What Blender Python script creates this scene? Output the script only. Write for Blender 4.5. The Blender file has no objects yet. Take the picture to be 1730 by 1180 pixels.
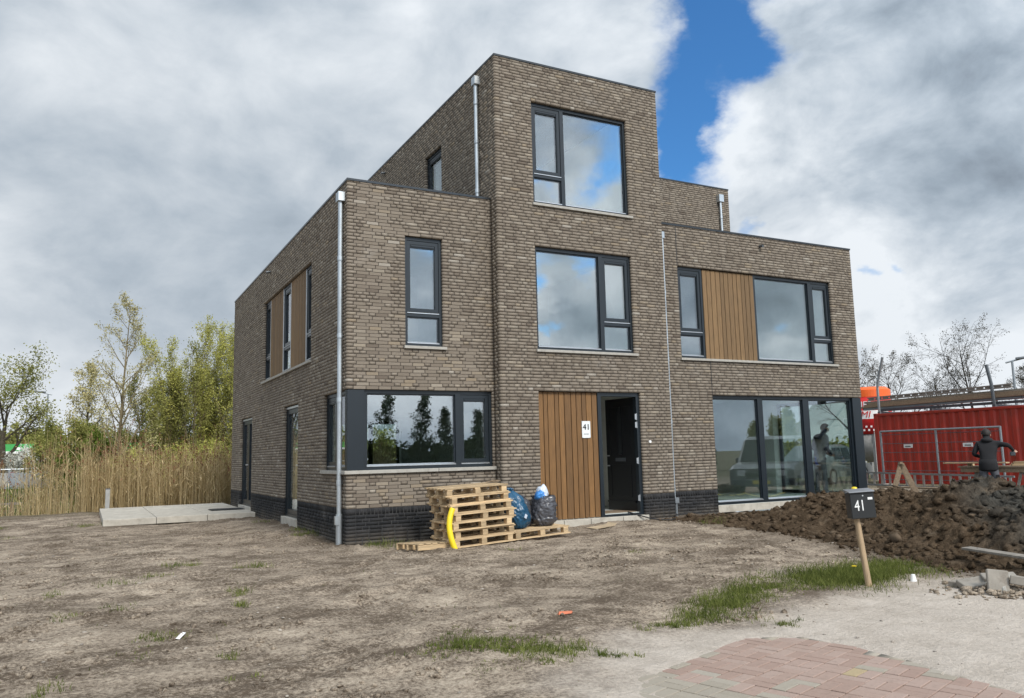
import bpy, bmesh, math, random
import numpy as np
from mathutils import Vector, Matrix, Euler

# ------------------------------------------------------------------ camera, sky, sun, exposure
S = bpy.context.scene
COL = S.collection
R = math.radians
CAM = Vector((-3.811, -13.147, 1.414))
YAW, PITCH, ROLL, FPX = 0.48667, 0.13057, -0.02378, 1355.79
cd = bpy.data.cameras.new('camera')
cam = bpy.data.objects.new('camera', cd)
COL.objects.link(cam)
cd.sensor_fit = 'HORIZONTAL'
cd.sensor_width = 36.0
cd.lens = 36.0 * FPX / 1730.0
cd.clip_start, cd.clip_end = 0.1, 3000
_fw = Vector((math.sin(YAW) * math.cos(PITCH), math.cos(YAW) * math.cos(PITCH), math.sin(PITCH)))
_r0 = Vector((math.cos(YAW), -math.sin(YAW), 0))
_u0 = _r0.cross(_fw)
_r = _r0 * math.cos(ROLL) + _u0 * math.sin(ROLL)
_u = -_r0 * math.sin(ROLL) + _u0 * math.cos(ROLL)
cam.matrix_world = Matrix(((_r.x, _u.x, -_fw.x, CAM.x), (_r.y, _u.y, -_fw.y, CAM.y), (_r.z, _u.z, -_fw.z, CAM.z), (0, 0, 0, 1)))
S.camera = cam

SUN_TO = Vector((0.06, -0.76, 0.66)).normalized()
S.view_settings.view_transform = 'Standard'
S.view_settings.look = 'None'
S.view_settings.gamma = 1.0
S.view_settings.use_curve_mapping = False
S.view_settings.exposure = 0.64
S.cycles.use_denoising = True
S.cycles.max_bounces = 7
S.cycles.transparent_max_bounces = 16
S.cycles.glossy_bounces = 4
S.cycles.diffuse_bounces = 4

sd = bpy.data.lights.new('sun', 'SUN')
sd.energy = 2.0
sd.angle = R(16)
sd.color = (1.0, 0.95, 0.87)
sun = bpy.data.objects.new('sun', sd)
COL.objects.link(sun)
sun.rotation_euler = SUN_TO.to_track_quat('Z', 'Y').to_euler()


class NT:
    """small helper for node trees"""
    def __init__(self, tree):
        self.t = tree
        self.n = tree.nodes
        self.l = tree.links

    def add(self, typ, **kw):
        n = self.n.new(typ)
        for k, v in kw.items():
            if k.startswith('_'):
                setattr(n, k[1:], v)
        return n

    def put(self, sock, v):
        if hasattr(v, 'is_output'):
            self.l.new(v, sock)
        elif isinstance(v, (tuple, list)) and len(v) == 3 and sock.type == 'RGBA':
            sock.default_value = (*v, 1)
        else:
            sock.default_value = v

    def math(self, op, a, b=None, c=None, clamp=False):
        n = self.n.new('ShaderNodeMath')
        n.operation = op
        n.use_clamp = clamp
        for i, v in enumerate((a, b, c)):
            if v is not None:
                self.put(n.inputs[i], v)
        return n.outputs[0]

    def vmath(self, op, a, b=None):
        n = self.n.new('ShaderNodeVectorMath')
        n.operation = op
        self.put(n.inputs[0], a)
        if b is not None:
            self.put(n.inputs[3] if op == 'SCALE' else n.inputs[1], b)
        return n.outputs['Value'] if op in ('DOT_PRODUCT', 'LENGTH', 'DISTANCE') else n.outputs[0]

    def noise(self, vec, scale, detail=4, rough=0.5, dist=0.0, col=False):
        n = self.n.new('ShaderNodeTexNoise')
        self.put(n.inputs['Vector'], vec)
        n.inputs['Scale'].default_value = scale
        n.inputs['Detail'].default_value = detail
        n.inputs['Roughness'].default_value = rough
        n.inputs['Distortion'].default_value = dist
        return n.outputs['Color' if col else 'Fac']

    def ramp(self, fac, stops):
        n = self.n.new('ShaderNodeValToRGB')
        el = n.color_ramp.elements
        while len(el) < len(stops):
            el.new(0.5)
        for e, (p, c) in zip(el, stops):
            e.position = p
            e.color = (*c, 1) if len(c) == 3 else c
        self.put(n.inputs[0], fac)
        return n.outputs[0]

    def mix(self, fac, a, b, mode='MIX'):
        n = self.n.new('ShaderNodeMix')
        n.data_type = 'RGBA'
        n.blend_type = mode
        self.put(n.inputs[0], fac)
        self.put(n.inputs[6], a)
        self.put(n.inputs[7], b)
        return n.outputs[2]

    def smooth(self, v, a, b):
        n = self.n.new('ShaderNodeMapRange')
        n.interpolation_type = 'SMOOTHSTEP'
        self.put(n.inputs[0], v)
        n.inputs[1].default_value, n.inputs[2].default_value = a, b
        return n.outputs[0]


def pix_dir(px, py):
    """direction of a sky feature"""
    v = _fw + _r * ((px - 865) / FPX) - _u * ((py - 590) / FPX)
    return v.normalized()


W = bpy.data.worlds.new('World')
S.world = W
W.use_nodes = True
W.node_tree.nodes.clear()
w = NT(W.node_tree)
sky = w.add('ShaderNodeTexSky', _sky_type='NISHITA', _sun_disc=False,
            _sun_elevation=math.asin(SUN_TO.z), _sun_rotation=math.atan2(SUN_TO.x, SUN_TO.y))
tc = w.add('ShaderNodeTexCoord')
D0 = w.vmath('NORMALIZE', tc.outputs['Generated'])
sep = w.add('ShaderNodeSeparateXYZ')
w.put(sep.inputs[0], D0)
P = w.vmath('MULTIPLY', D0, (1.0, 1.0, 1.55))
warp = w.vmath('SCALE', w.vmath('SUBTRACT', w.noise(P, 7.0, 6, 0.60, col=True), (0.5, 0.5, 0.5)), 0.17)
DW = w.vmath('NORMALIZE', w.vmath('ADD', D0, warp))


def lobes(lst, mirror=False):
    """soft features of the sky; mirror: those behind the photographer, seen in the windows"""
    out = None
    for px, py, rad, wt in lst:
        v = pix_dir(px, py)
        if mirror:
            v.y = -v.y
        d = w.vmath('DOT_PRODUCT', DW, tuple(v))
        k = 1.0 / (rad / FPX) ** 2
        g = w.math('MULTIPLY', w.math('EXPONENT', w.math('MULTIPLY', w.math('SUBTRACT', d, 1.0), k)), wt)
        out = g if out is None else w.math('ADD', out, g)
    return out


n_big = w.noise(P, 2.6, 4, 0.5, 0.2)
n_mid = w.noise(w.vmath('ADD', P, (3.1, 7.7, 1.3)), 6.5, 8, 0.58, 0.25)
vo = w.add('ShaderNodeTexVoronoi', _feature='F1', _normalize=True)
w.put(vo.inputs['Vector'], w.vmath('ADD', P, w.vmath('SCALE', w.vmath('SUBTRACT', w.noise(P, 9.0, 2, 0.5, col=True), (0.5, 0.5, 0.5)), 0.10)))
vo.inputs['Scale'].default_value = 8.5
vo.inputs['Detail'].default_value = 2.0
vo.inputs['Roughness'].default_value = 0.55
billow = w.math('SUBTRACT', 0.42, vo.outputs['Distance'])
right = w.smooth(w.vmath('DOT_PRODUCT', D0, tuple(pix_dir(1500, 300))), 0.86, 0.99)
behind = w.smooth(w.math('MULTIPLY', sep.outputs[1], -1.0), 0.05, 0.4)
lively = w.math('MAXIMUM', right, behind)
bright = lobes([(130, 650, 230, 0.16), (0, 470, 130, 0.08), (300, 90, 120, 0.08), (820, 30, 260, 0.15), (1040, 120, 110, 0.10), (1140, 110, 60, 0.08), (1250, 230, 60, 0.20), (1330, 300, 120, 0.16), (1300, 40, 45, 0.16), (1400, 20, 90, 0.12),
                (60, 690, 200, 0.22), (330, 300, 90, 0.07), (40, 150, 110, 0.05), (1600, 560, 150, 0.16), (1500, 490, 80, 0.14), (1350, 380, 70, 0.12),
                (1560, 150, 200, -0.10), (1690, 330, 130, -0.12), (1640, 420, 60, -0.06), (1600, 640, 200, 0.08), (150, 330, 260, -0.08), (480, 120, 150, -0.04), (180, 500, 130, -0.10)])
mir = lobes([(985, 335, 45, 0.30), (930, 250, 50, 0.05), (1000, 250, 60, -0.16), (925, 495, 26, 0.34), (960, 560, 42, -0.34), (960, 445, 40, -0.22), (1040, 480, 30, 0.06), (1320, 510, 70, -0.34), (1340, 598, 30, 0.34), (1165, 500, 40, -0.20), (1170, 585, 22, 0.25), (715, 480, 75, -0.26), (715, 440, 30, 0.10), (720, 700, 70, 0.04), (1260, 690, 60, -0.1)], True)
t = w.math('ADD', w.math('ADD', w.math('MULTIPLY', w.math('SUBTRACT', n_big, 0.5), 0.85), w.math('MULTIPLY', w.math('SUBTRACT', n_mid, 0.5), w.math('MULTIPLY_ADD', lively, 0.55, 0.75))),
           w.math('ADD', w.math('ADD', bright, mir), w.math('MULTIPLY_ADD', billow, w.math('MULTIPLY_ADD', lively, 0.38, 0.20), 0.51)))
cloud = w.ramp(t, [(0.0, (1.05, 1.30, 1.62)), (0.14, (1.45, 1.74, 2.10)), (0.32, (2.10, 2.52, 2.98)), (0.52, (3.05, 3.50, 3.98)), (0.86, (5.3, 5.6, 5.9))])
gap = lobes([(1210, -60, 46, 0.85), (1195, 50, 38, 0.75), (1172, 150, 46, 0.75), (1160, 250, 42, 0.8), (1190, 200, 40, 0.5), (1275, 85, 30, 0.75), (1240, 20, 34, 0.5), (1150, 320, 40, 0.4),
             (1252, 392, 16, 0.5), (1520, 432, 12, 0.30), (1455, 445, 14, 0.30)])
n_gap = w.noise(w.vmath('ADD', P, (11.3, 2.7, 0.0)), 3.2, 6, 0.58, 0.3)
gap = w.math('ADD', gap, lobes([(1010, 235, 34, 0.62), (1030, 290, 24, 0.5), (925, 325, 18, 0.5), (1000, 440, 14, 0.4), (912, 470, 16, 0.55), (915, 575, 12, 0.45), (1350, 560, 12, 0.45)], True))
gapf = w.math('ADD', gap, w.math('MULTIPLY', w.smooth(n_gap, 0.52, 0.68), w.math('MULTIPLY', w.math('MULTIPLY', behind, 0.6), w.smooth(sep.outputs[2], 0.12, 0.3))))
gapf = w.math('ADD', gapf, w.math('MULTIPLY', w.math('SUBTRACT', n_mid, 0.5), w.math('MULTIPLY', w.smooth(gapf, 0.02, 0.25), 0.9)))
gapm = w.smooth(gapf, 0.10, 0.90)
blue = w.mix(1.0, sky.outputs[0], (0.32, 0.68, 1.0), 'MULTIPLY')
skyc = w.mix(gapm, cloud, blue)
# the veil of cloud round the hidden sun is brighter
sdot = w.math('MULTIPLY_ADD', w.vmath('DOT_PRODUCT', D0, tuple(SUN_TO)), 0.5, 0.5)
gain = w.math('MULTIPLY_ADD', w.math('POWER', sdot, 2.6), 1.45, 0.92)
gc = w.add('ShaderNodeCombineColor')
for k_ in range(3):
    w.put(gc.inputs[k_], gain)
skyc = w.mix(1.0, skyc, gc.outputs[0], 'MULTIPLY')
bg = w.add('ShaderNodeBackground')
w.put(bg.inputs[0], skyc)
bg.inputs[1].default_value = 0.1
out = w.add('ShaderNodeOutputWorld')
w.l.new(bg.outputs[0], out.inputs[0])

rnd = random.Random(11)
npr = np.random.default_rng(5)

# ------------------------------------------------------------------ noise, ground height
_perm = np.random.default_rng(77).permutation(512)
_perm = np.concatenate([_perm, _perm])
_ang = np.random.default_rng(78).uniform(0, 2 * np.pi, 512)
_gx, _gy = np.cos(_ang), np.sin(_ang)


def perlin(x, y):
    x = np.asarray(x, float)
    y = np.asarray(y, float)
    xi, yi = np.floor(x).astype(int), np.floor(y).astype(int)
    xf, yf = x - xi, y - yi
    u, v = xf * xf * xf * (xf * (xf * 6 - 15) + 10), yf * yf * yf * (yf * (yf * 6 - 15) + 10)

    def g(ix, iy, dx, dy):
        h = _perm[(_perm[ix & 511] + iy) & 511]
        return _gx[h] * dx + _gy[h] * dy
    a = g(xi, yi, xf, yf) * (1 - u) + g(xi + 1, yi, xf - 1, yf) * u
    b = g(xi, yi + 1, xf, yf - 1) * (1 - u) + g(xi + 1, yi + 1, xf - 1, yf - 1) * u
    return (a * (1 - v) + b * v) * 1.5


def fbm(x, y, s, o=4, rough=0.5):
    t, a, f = 0, 1.0, s
    for i in range(o):
        t = t + a * perlin(np.asarray(x) * f + 17.3 * i, np.asarray(y) * f - 9.1 * i)
        a *= rough
        f *= 2.03
    return t


def sst(v, a, b):
    q = np.clip((np.asarray(v, float) - a) / (b - a), 0, 1)
    return q * q * (3 - 2 * q)


def in_poly(x, y, poly):
    x, y = np.asarray(x, float), np.asarray(y, float)
    c = np.zeros(np.broadcast(x, y).shape, bool)
    n = len(poly)
    for i in range(n):
        (x1, y1), (x2, y2) = poly[i], poly[(i + 1) % n]
        c ^= ((y1 > y) != (y2 > y)) & (x < (x2 - x1) * (y - y1) / (y2 - y1 + 1e-12) + x1)
    return c


def poly_dist(x, y, poly):
    """signed distance, negative inside"""
    x, y = np.asarray(x, float), np.asarray(y, float)
    d = np.full(np.broadcast(x, y).shape, 1e9)
    for i in range(len(poly)):
        (x1, y1), (x2, y2) = poly[i], poly[(i + 1) % len(poly)]
        ex, ey = x2 - x1, y2 - y1
        tt = np.clip(((x - x1) * ex + (y - y1) * ey) / (ex * ex + ey * ey), 0, 1)
        d = np.minimum(d, np.hypot(x - x1 - tt * ex, y - y1 - tt * ey))
    return np.where(in_poly(x, y, poly), -d, d)


ROAD = [(-0.9, -9.2), (-0.55, -8.5), (0.15, -7.85), (1.1, -8.0), (2.2, -7.75), (3.6, -7.42), (4.7, -7.35), (6.5, -8.4), (6.5, -13.5), (-2.5, -13.5)]
RED = [(-0.18, -8.50), (0.97, -8.06), (1.32, -8.26), (1.42, -8.7), (1.36, -9.2), (1.28, -9.98), (1.25, -10.8), (0.55, -10.8), (0.11, -9.36)]
PAVE_Z = -0.112
_ty = np.array([-14, -9, -7.9, -7.35, -6.56, -5.37, -3.82, -2.0, -0.7, 0.5])
_tx = np.array([5.3, 5.2, 5.2, 5.2, 5.4, 5.85, 6.45, 6.7, 6.3, 6.2])


def gz(x, y, detail=True):
    x, y = np.asarray(x, float), np.asarray(y, float)
    z = -0.02 - 0.04 * sst(-y, 3.0, 8.0) + 0.11 * sst(x, 2.2, 5.5) * sst(y, -3.2, -0.5) - 0.06 * sst(x, 6, 9) * sst(y, -3, 0)
    z = z - 0.04 * sst(-x, 3, 8)
    z = z + 0.05 * sst(x, -1.6, -0.3) * sst(y, 0.5, 3) * (1 - sst(y, 6, 8))
    bank = y + 0.12 * (x + 4)
    z = z - 0.95 * sst(bank, 14.6, 17.5) + 1.2 * sst(bank, 25.5, 36)
    if detail:
        far = 1 - sst(np.hypot(x + 3.8, y + 13.1), 30, 45)
        dr = poly_dist(x, y, ROAD)
        rough = sst(dr, -0.1, 0.7)
        d = 0.030 * fbm(x, y, 0.55, 3) + 0.020 * fbm(x * 0.8, y * 1.6, 2.1, 3) * (0.4 + sst(fbm(x + 31, y, 0.6, 2), -0.1, 0.5))
        lum = np.abs(fbm(x + 5, y - 8, 7.5, 3, 0.55))
        d = d + 0.034 * lum * sst(fbm(x - 20, y + 4, 0.9, 2), 0.0, 0.55) + 0.006 * fbm(x, y, 22, 2)
        # mud thrown up round the plinth
        dx = np.maximum(np.maximum(-x, x - 12.6), 0)
        dy = np.maximum(np.maximum(-y, y - 12), 0)
        near = np.exp(-(np.hypot(dx, dy) / 0.45) ** 2)
        d = d + near * (0.05 * np.abs(fbm(x, y, 2.3, 3)) + 0.03 * np.abs(fbm(x, y, 9, 2)))
        # wheel ruts with tread marks
        for (ox, oy, ca_, sa_, bend) in ((-4.5, -6.6, 0.94, 0.34, 0.035), (-5.5, -2.6, 0.985, -0.17, -0.02), (1.5, -3.2, 0.90, -0.43, 0.05)):
            la_ = (x - ox) * ca_ + (y - oy) * sa_
            lb_ = -(x - ox) * sa_ + (y - oy) * ca_ - bend * la_ * la_
            for off_ in (0.0, 1.55):
                prof_ = np.exp(-((lb_ - off_) / 0.13) ** 4) * sst(la_, 0, 1.2) * (1 - sst(la_, 5.5, 8)) * sst(fbm(x, y, 0.8, 2), -0.35, 0.1)
                rim_ = np.exp(-((np.abs(lb_ - off_) - 0.19) / 0.06) ** 2) * sst(la_, 0, 1.2) * (1 - sst(la_, 5.5, 8))
                d = d + far * (-0.022 * prof_ + 0.012 * rim_ + 0.007 * prof_ * np.sin(la_ * 58 + 9 * np.abs(lb_ - off_)))
        road_z = PAVE_Z + 0.006 + 0.003 * fbm(x, y, 1.6, 3) + 0.003 * np.abs(fbm(x, y, 14, 2))
        dred = poly_dist(x + 0.05 * perlin(x * 3, y * 3), y, RED)
        road_z = road_z - 0.022 * (1 - sst(dred, -0.03, 0.10)) + 0.003 * sst(dr + 2.2, 0.0, 2.2) * sst(dred, 0.05, 0.5)
        # grey pavers peep out along the near left edge
        road_z = road_z - 0.022 * np.exp(-(((x + 0.10) / 0.62) ** 2 + ((y + 9.0) / 0.55) ** 2) ** 2)
        z = np.where(dr < 0.7, road_z * (1 - rough) + (z + d * far) * rough, z + d * far)
    return z


def mound(x, y):
    """height of the dug-out soil above the ground"""
    x, y = np.asarray(x, float), np.asarray(y, float)
    toe = np.interp(y, _ty, _tx) + 0.16 * fbm(x, y, 1.3, 3)
    d = x - toe
    H = np.interp(y, [-14, -9, -7.5, -6, -4.5, -3, -2.0, -1.2, -0.5], [0.5, 0.60, 0.60, 0.50, 0.44, 0.47, 0.44, 0.28, 0.1])
    h = 0.10 * sst(d, 0.0, 0.18) * (1 - sst(y, -0.8, -0.25)) + H * sst(d, 0.25, 1.9) * (1 - sst(d, 3.0, 5.2)) * (1 - sst(y, -2.3, -1.0))
    h = h * (1 - sst(x, 12.5, 14.5))
    h = h + 0.33 * np.exp(-((x - 8.25) / 0.75) ** 2 - ((y + 5.55) / 0.6) ** 2)
    amp = sst(h, 0.02, 0.3)
    h = h + amp * (0.10 * fbm(x, y, 0.9, 3) - 0.10 * (np.abs(fbm(x, y, 1.8, 4, 0.6)) - 0.25) + 0.045 * fbm(x + 9, y, 6.0, 4, 0.65) + 0.045 * (np.abs(fbm(x, y + 3, 11, 3, 0.6)) - 0.2) + 0.02 * fbm(x, y, 27, 2))
    return np.where(d < 0, -0.06, h - 0.03)


# ------------------------------------------------------------------ materials
MATS = {}


def principled(name):
    m = bpy.data.materials.new(name)
    m.use_nodes = True
    m.node_tree.nodes.clear()
    n = NT(m.node_tree)
    b = n.add('ShaderNodeBsdfPrincipled')
    o = n.add('ShaderNodeOutputMaterial')
    n.l.new(b.outputs[0], o.inputs[0])
    MATS[name] = m
    return m, n, b


def bump(n, b, h, strength, dist=0.01):
    k = n.add('ShaderNodeBump')
    k.inputs['Strength'].default_value = strength
    k.inputs['Distance'].default_value = dist
    n.put(k.inputs['Height'], h)
    n.l.new(k.outputs[0], b.inputs['Normal'])


def plain(name, col, rough=0.6, metal=0.0, var=0.15, scale=6.0, bstr=0.0, bscale=40.0, objvar=0.0, stretch=None, dirt=None, spec=None):
    m, n, b = principled(name)
    tcn = n.add('ShaderNodeTexCoord')
    oi = n.add('ShaderNodeObjectInfo')
    v = n.vmath('ADD', tcn.outputs['Object'], n.vmath('SCALE', (13.1, 7.7, 5.3), oi.outputs['Random']))
    if stretch:
        v = n.vmath('MULTIPLY', v, stretch)
    f = n.noise(v, scale, 5, 0.6)
    lo = tuple(c * (1 - var) for c in col)
    hi = tuple(min(1, c * (1 + var)) for c in col)
    c = n.ramp(f, [(0.3, lo), (0.7, hi)])
    if objvar:
        k = n.math('MULTIPLY_ADD', oi.outputs['Random'], 2 * objvar, 1 - objvar)
        cmb = n.add('ShaderNodeCombineColor')
        for i in range(3):
            n.put(cmb.inputs[i], k)
        c = n.mix(1.0, c, cmb.outputs[0], 'MULTIPLY')
    if dirt:
        fd = n.smooth(n.noise(v, scale * 0.7 + 1.0, 6, 0.7), 0.48, 0.68)
        c = n.mix(n.math('MULTIPLY', fd, dirt[1]), c, dirt[0])
    n.put(b.inputs['Base Color'], c)
    b.inputs['Roughness'].default_value = rough
    b.inputs['Metallic'].default_value = metal
    if spec is not None:
        b.inputs['Specular IOR Level'].default_value = spec
    if bstr:
        bump(n, b, n.noise(v, bscale, 5, 0.6), bstr)
    return m


def make_brick_mat(name, stops, mott=0.35):
    m, n, b = principled(name)
    at = n.add('ShaderNodeAttribute', _attribute_name='tone')
    oi = n.add('ShaderNodeObjectInfo')
    ge = n.add('ShaderNodeNewGeometry')
    tone = n.math('FRACT', n.math('ADD', at.outputs['Fac'], oi.outputs['Random']))
    c = n.ramp(tone, stops)
    f1 = n.noise(ge.outputs['Position'], 22, 5, 0.65)
    f2 = n.noise(ge.outputs['Position'], 75, 3, 0.6)
    c = n.mix(n.math('MULTIPLY', n.smooth(f1, 0.50, 0.72), mott), c, (0.085, 0.072, 0.062))
    c = n.mix(n.math('MULTIPLY', n.smooth(f1, 0.44, 0.24), mott * 0.9), c, (0.36, 0.32, 0.27))
    f3 = n.noise(ge.outputs['Position'], 0.55, 4, 0.6)
    sp_ = n.add('ShaderNodeSeparateXYZ')
    n.put(sp_.inputs[0], ge.outputs['Position'])
    bloom = n.math('MULTIPLY', n.smooth(n.noise(n.vmath('MULTIPLY', ge.outputs['Position'], (1, 1, 1.6)), 1.1, 5, 0.65), 0.60, 0.74), 0.22)
    c = n.mix(n.math('MULTIPLY', n.smooth(f3, 0.5, 0.75), 0.2), c, (0.15, 0.125, 0.10))
    c = n.mix(bloom, c, (0.42, 0.40, 0.37))
    splash = n.math('MULTIPLY', n.smooth(n.math('ADD', sp_.outputs[2], n.math('MULTIPLY', f3, -0.7)), 0.0, -0.45), 0.45)
    c = n.mix(splash, c, (0.20, 0.165, 0.125))
    n.put(b.inputs['Base Color'], c)
    b.inputs['Roughness'].default_value = 0.92
    b.inputs['Specular IOR Level'].default_value = 0.25
    bump(n, b, n.math('ADD', f2, f1), 0.45, 0.008)
    return m


M_brick = make_brick_mat('brick_clay', [(0.0, (0.132, 0.107, 0.085)), (0.1, (0.182, 0.152, 0.121)), (0.45, (0.206, 0.174, 0.139)), (0.8, (0.226, 0.191, 0.154)), (0.91, (0.26, 0.226, 0.183)), (0.955, (0.244, 0.196, 0.141)), (1.0, (0.32, 0.288, 0.245))], 0.17)
M_dark_brick = make_brick_mat('plinth_clay', [(0.0, (0.015, 0.016, 0.018)), (0.5, (0.021, 0.022, 0.024)), (1.0, (0.033, 0.033, 0.035))], 0.12)
M_mortar = plain('mortar', (0.062, 0.051, 0.042), 0.95, var=0.25, scale=9)
M_dark_mortar = plain('dark_mortar', (0.045, 0.045, 0.046), 0.95, var=0.2)
M_plaster = plain('plaster', (0.74, 0.75, 0.71), 0.9, var=0.06)
M_screed = plain('screed_floor', (0.52, 0.54, 0.51), 0.7, var=0.2, scale=1.2)
M_frame = plain('frame_paint', (0.010, 0.0155, 0.021), 0.34, var=0.1, scale=2)
M_alu = plain('brushed_aluminium', (0.62, 0.64, 0.66), 0.35, 0.9, var=0.05)
M_zinc = plain('zinc', (0.50, 0.54, 0.57), 0.38, 0.85, var=0.22, scale=5, stretch=(1, 1, .3))
M_coping = plain('coping_metal', (0.035, 0.04, 0.045), 0.3, 0.4, var=0.1)
M_sill = plain('sill_concrete', (0.36, 0.345, 0.31), 0.85, var=0.12, scale=12, bstr=0.2, dirt=((0.2, 0.18, 0.15), 0.3))
M_concrete = plain('concrete', (0.43, 0.40, 0.345), 0.9, var=0.14, scale=5, bstr=0.25, dirt=((0.24, 0.21, 0.17), 0.5))
M_slab = plain('dirty_slab', (0.27, 0.245, 0.21), 0.9, var=0.2, scale=6, bstr=0.3, dirt=((0.15, 0.125, 0.10), 0.7))
M_roof = plain('roof_bitumen', (0.05, 0.05, 0.05), 0.9)
M_cedar = plain('cedar', (0.165, 0.083, 0.026), 0.6, var=0.25, scale=7, stretch=(9, 9, 0.6), objvar=0.22, bstr=0.15, bscale=30)
M_cedar_grey = plain('weathered_cedar', (0.175, 0.105, 0.046), 0.7, var=0.25, scale=7, stretch=(9, 9, 0.6), objvar=0.18, bstr=0.15, bscale=30)
M_black = plain('black_paint', (0.006, 0.0065, 0.008), 0.35, var=0.05)
M_pine = plain('pine', (0.46, 0.335, 0.195), 0.75, var=0.28, scale=5, stretch=(1.0, 7, 7), objvar=0.34, bstr=0.15, bscale=25, dirt=((0.30, 0.22, 0.14), 0.35))
M_oldwood = plain('old_wood', (0.24, 0.175, 0.115), 0.85, var=0.3, scale=4, stretch=(7, 0.8, 7), objvar=0.2, bstr=0.2)
M_greywood = plain('grey_wood', (0.20, 0.18, 0.155), 0.9, var=0.3, scale=4, stretch=(7, 0.8, 7), objvar=0.15, bstr=0.2)
M_postwood = plain('post_wood', (0.36, 0.26, 0.16), 0.8, var=0.25, scale=6, stretch=(6, 6, 0.7), bstr=0.2)
M_white = plain('white_paint', (0.78, 0.78, 0.77), 0.5, var=0.04)
M_plate = plain('sign_white', (0.72, 0.75, 0.76), 0.35, var=0.03)
M_digit = plain('digit_black', (0.01, 0.01, 0.012), 0.4)
M_yellow = plain('yellow_plastic', (0.80, 0.60, 0.015), 0.4, var=0.06)
M_mailbox = plain('mailbox_paint', (0.014, 0.016, 0.0175), 0.45, var=0.12, bstr=0.08, bscale=200)
M_boxlid = plain('mailbox_lid', (0.30, 0.31, 0.33), 0.3, 0.6, var=0.05)
M_bluebag = plain('blue_plastic', (0.012, 0.070, 0.140), 0.30, var=0.3, scale=3, bstr=0.9, bscale=9, stretch=(1, 1, .6))
M_blackbag = plain('black_plastic', (0.062, 0.063, 0.072), 0.30, var=0.4, scale=3, bstr=0.9, bscale=10, stretch=(1, 1, .6))
M_film = plain('plastic_film', (0.55, 0.62, 0.72), 0.3, var=0.25, scale=6)
M_bluefilm = plain('blue_film', (0.05, 0.22, 0.55), 0.35, var=0.3, scale=6)
M_card = plain('cardboard', (0.42, 0.33, 0.22), 0.85)
M_contain = plain('container_paint', (0.36, 0.030, 0.016), 0.5, var=0.18, scale=2.0, stretch=(1, 1, .5), dirt=((0.20, 0.04, 0.02), 0.5))
M_galv = plain('galvanised_steel', (0.30, 0.325, 0.345), 0.45, 0.7, var=0.12)
M_darksteel = plain('dark_steel', (0.10, 0.11, 0.12), 0.5, 0.6)
M_red = plain('red_paint', (0.55, 0.02, 0.02), 0.45, var=0.05)
M_orange = plain('orange_paint', (0.80, 0.13, 0.02), 0.45, var=0.05)
M_greypaint = plain('grey_paint', (0.30, 0.30, 0.29), 0.6)
M_rubber = plain('rubber', (0.015, 0.015, 0.016), 0.7)
M_jacket = plain('black_cloth', (0.009, 0.009, 0.011), 0.9, var=0.2)
M_trousers = plain('grey_cloth', (0.085, 0.088, 0.10), 0.9, var=0.25, scale=12)
M_navy = plain('navy_cloth', (0.030, 0.034, 0.055), 0.9, var=0.2)
M_bluecloth = plain('blue_cloth', (0.03, 0.09, 0.50), 0.9, var=0.2)
M_skin = plain('skin', (0.48, 0.29, 0.21), 0.55, var=0.06)
M_hair = plain('dark_hair', (0.015, 0.011, 0.009), 0.7)
M_bark = plain('bark', (0.075, 0.062, 0.042), 0.95, var=0.3, scale=5)
M_palebark = plain('pale_bark', (0.17, 0.135, 0.075), 0.9, var=0.3, scale=5)
M_darkbark = plain('dark_bark', (0.032, 0.027, 0.022), 0.95, var=0.3, scale=5)
M_green_fascia = plain('green_fascia', (0.045, 0.32, 0.075), 0.45, var=0.06)
M_rooftile = plain('roof_tile', (0.035, 0.034, 0.036), 0.8)
M_cream = plain('cream_render', (0.55, 0.56, 0.48), 0.9)
M_silver = plain('silver_paint', (0.32, 0.33, 0.34), 0.3, 0.5, var=0.05)
M_carblack = plain('dark_car_paint', (0.16, 0.165, 0.165), 0.3, 0.3)
M_carred = plain('crimson_paint', (0.30, 0.02, 0.035), 0.3, var=0.03)
M_carglass = plain('car_glass', (0.01, 0.012, 0.014), 0.08, var=0.02)
M_lamp = plain('lamp_lens', (0.6, 0.62, 0.62), 0.15)
M_terracotta = plain('terracotta', (0.55, 0.17, 0.09), 0.85)
M_paleblue = plain('pale_blue_paint', (0.42, 0.58, 0.66), 0.4)


def leafmat(name, c1, c2, trans=0.35):
    m = bpy.data.materials.new(name)
    m.use_nodes = True
    m.node_tree.nodes.clear()
    n = NT(m.node_tree)
    at = n.add('ShaderNodeAttribute', _attribute_name='tone')
    c = n.ramp(at.outputs['Fac'], [(0.0, c1), (1.0, c2)])
    d = n.add('ShaderNodeBsdfDiffuse')
    tr = n.add('ShaderNodeBsdfTranslucent')
    n.put(d.inputs[0], c)
    n.put(tr.inputs[0], c)
    mx = n.add('ShaderNodeMixShader')
    mx.inputs[0].default_value = trans
    n.l.new(d.outputs[0], mx.inputs[1])
    n.l.new(tr.outputs[0], mx.inputs[2])
    o = n.add('ShaderNodeOutputMaterial')
    n.l.new(mx.outputs[0], o.inputs[0])
    return m


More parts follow.
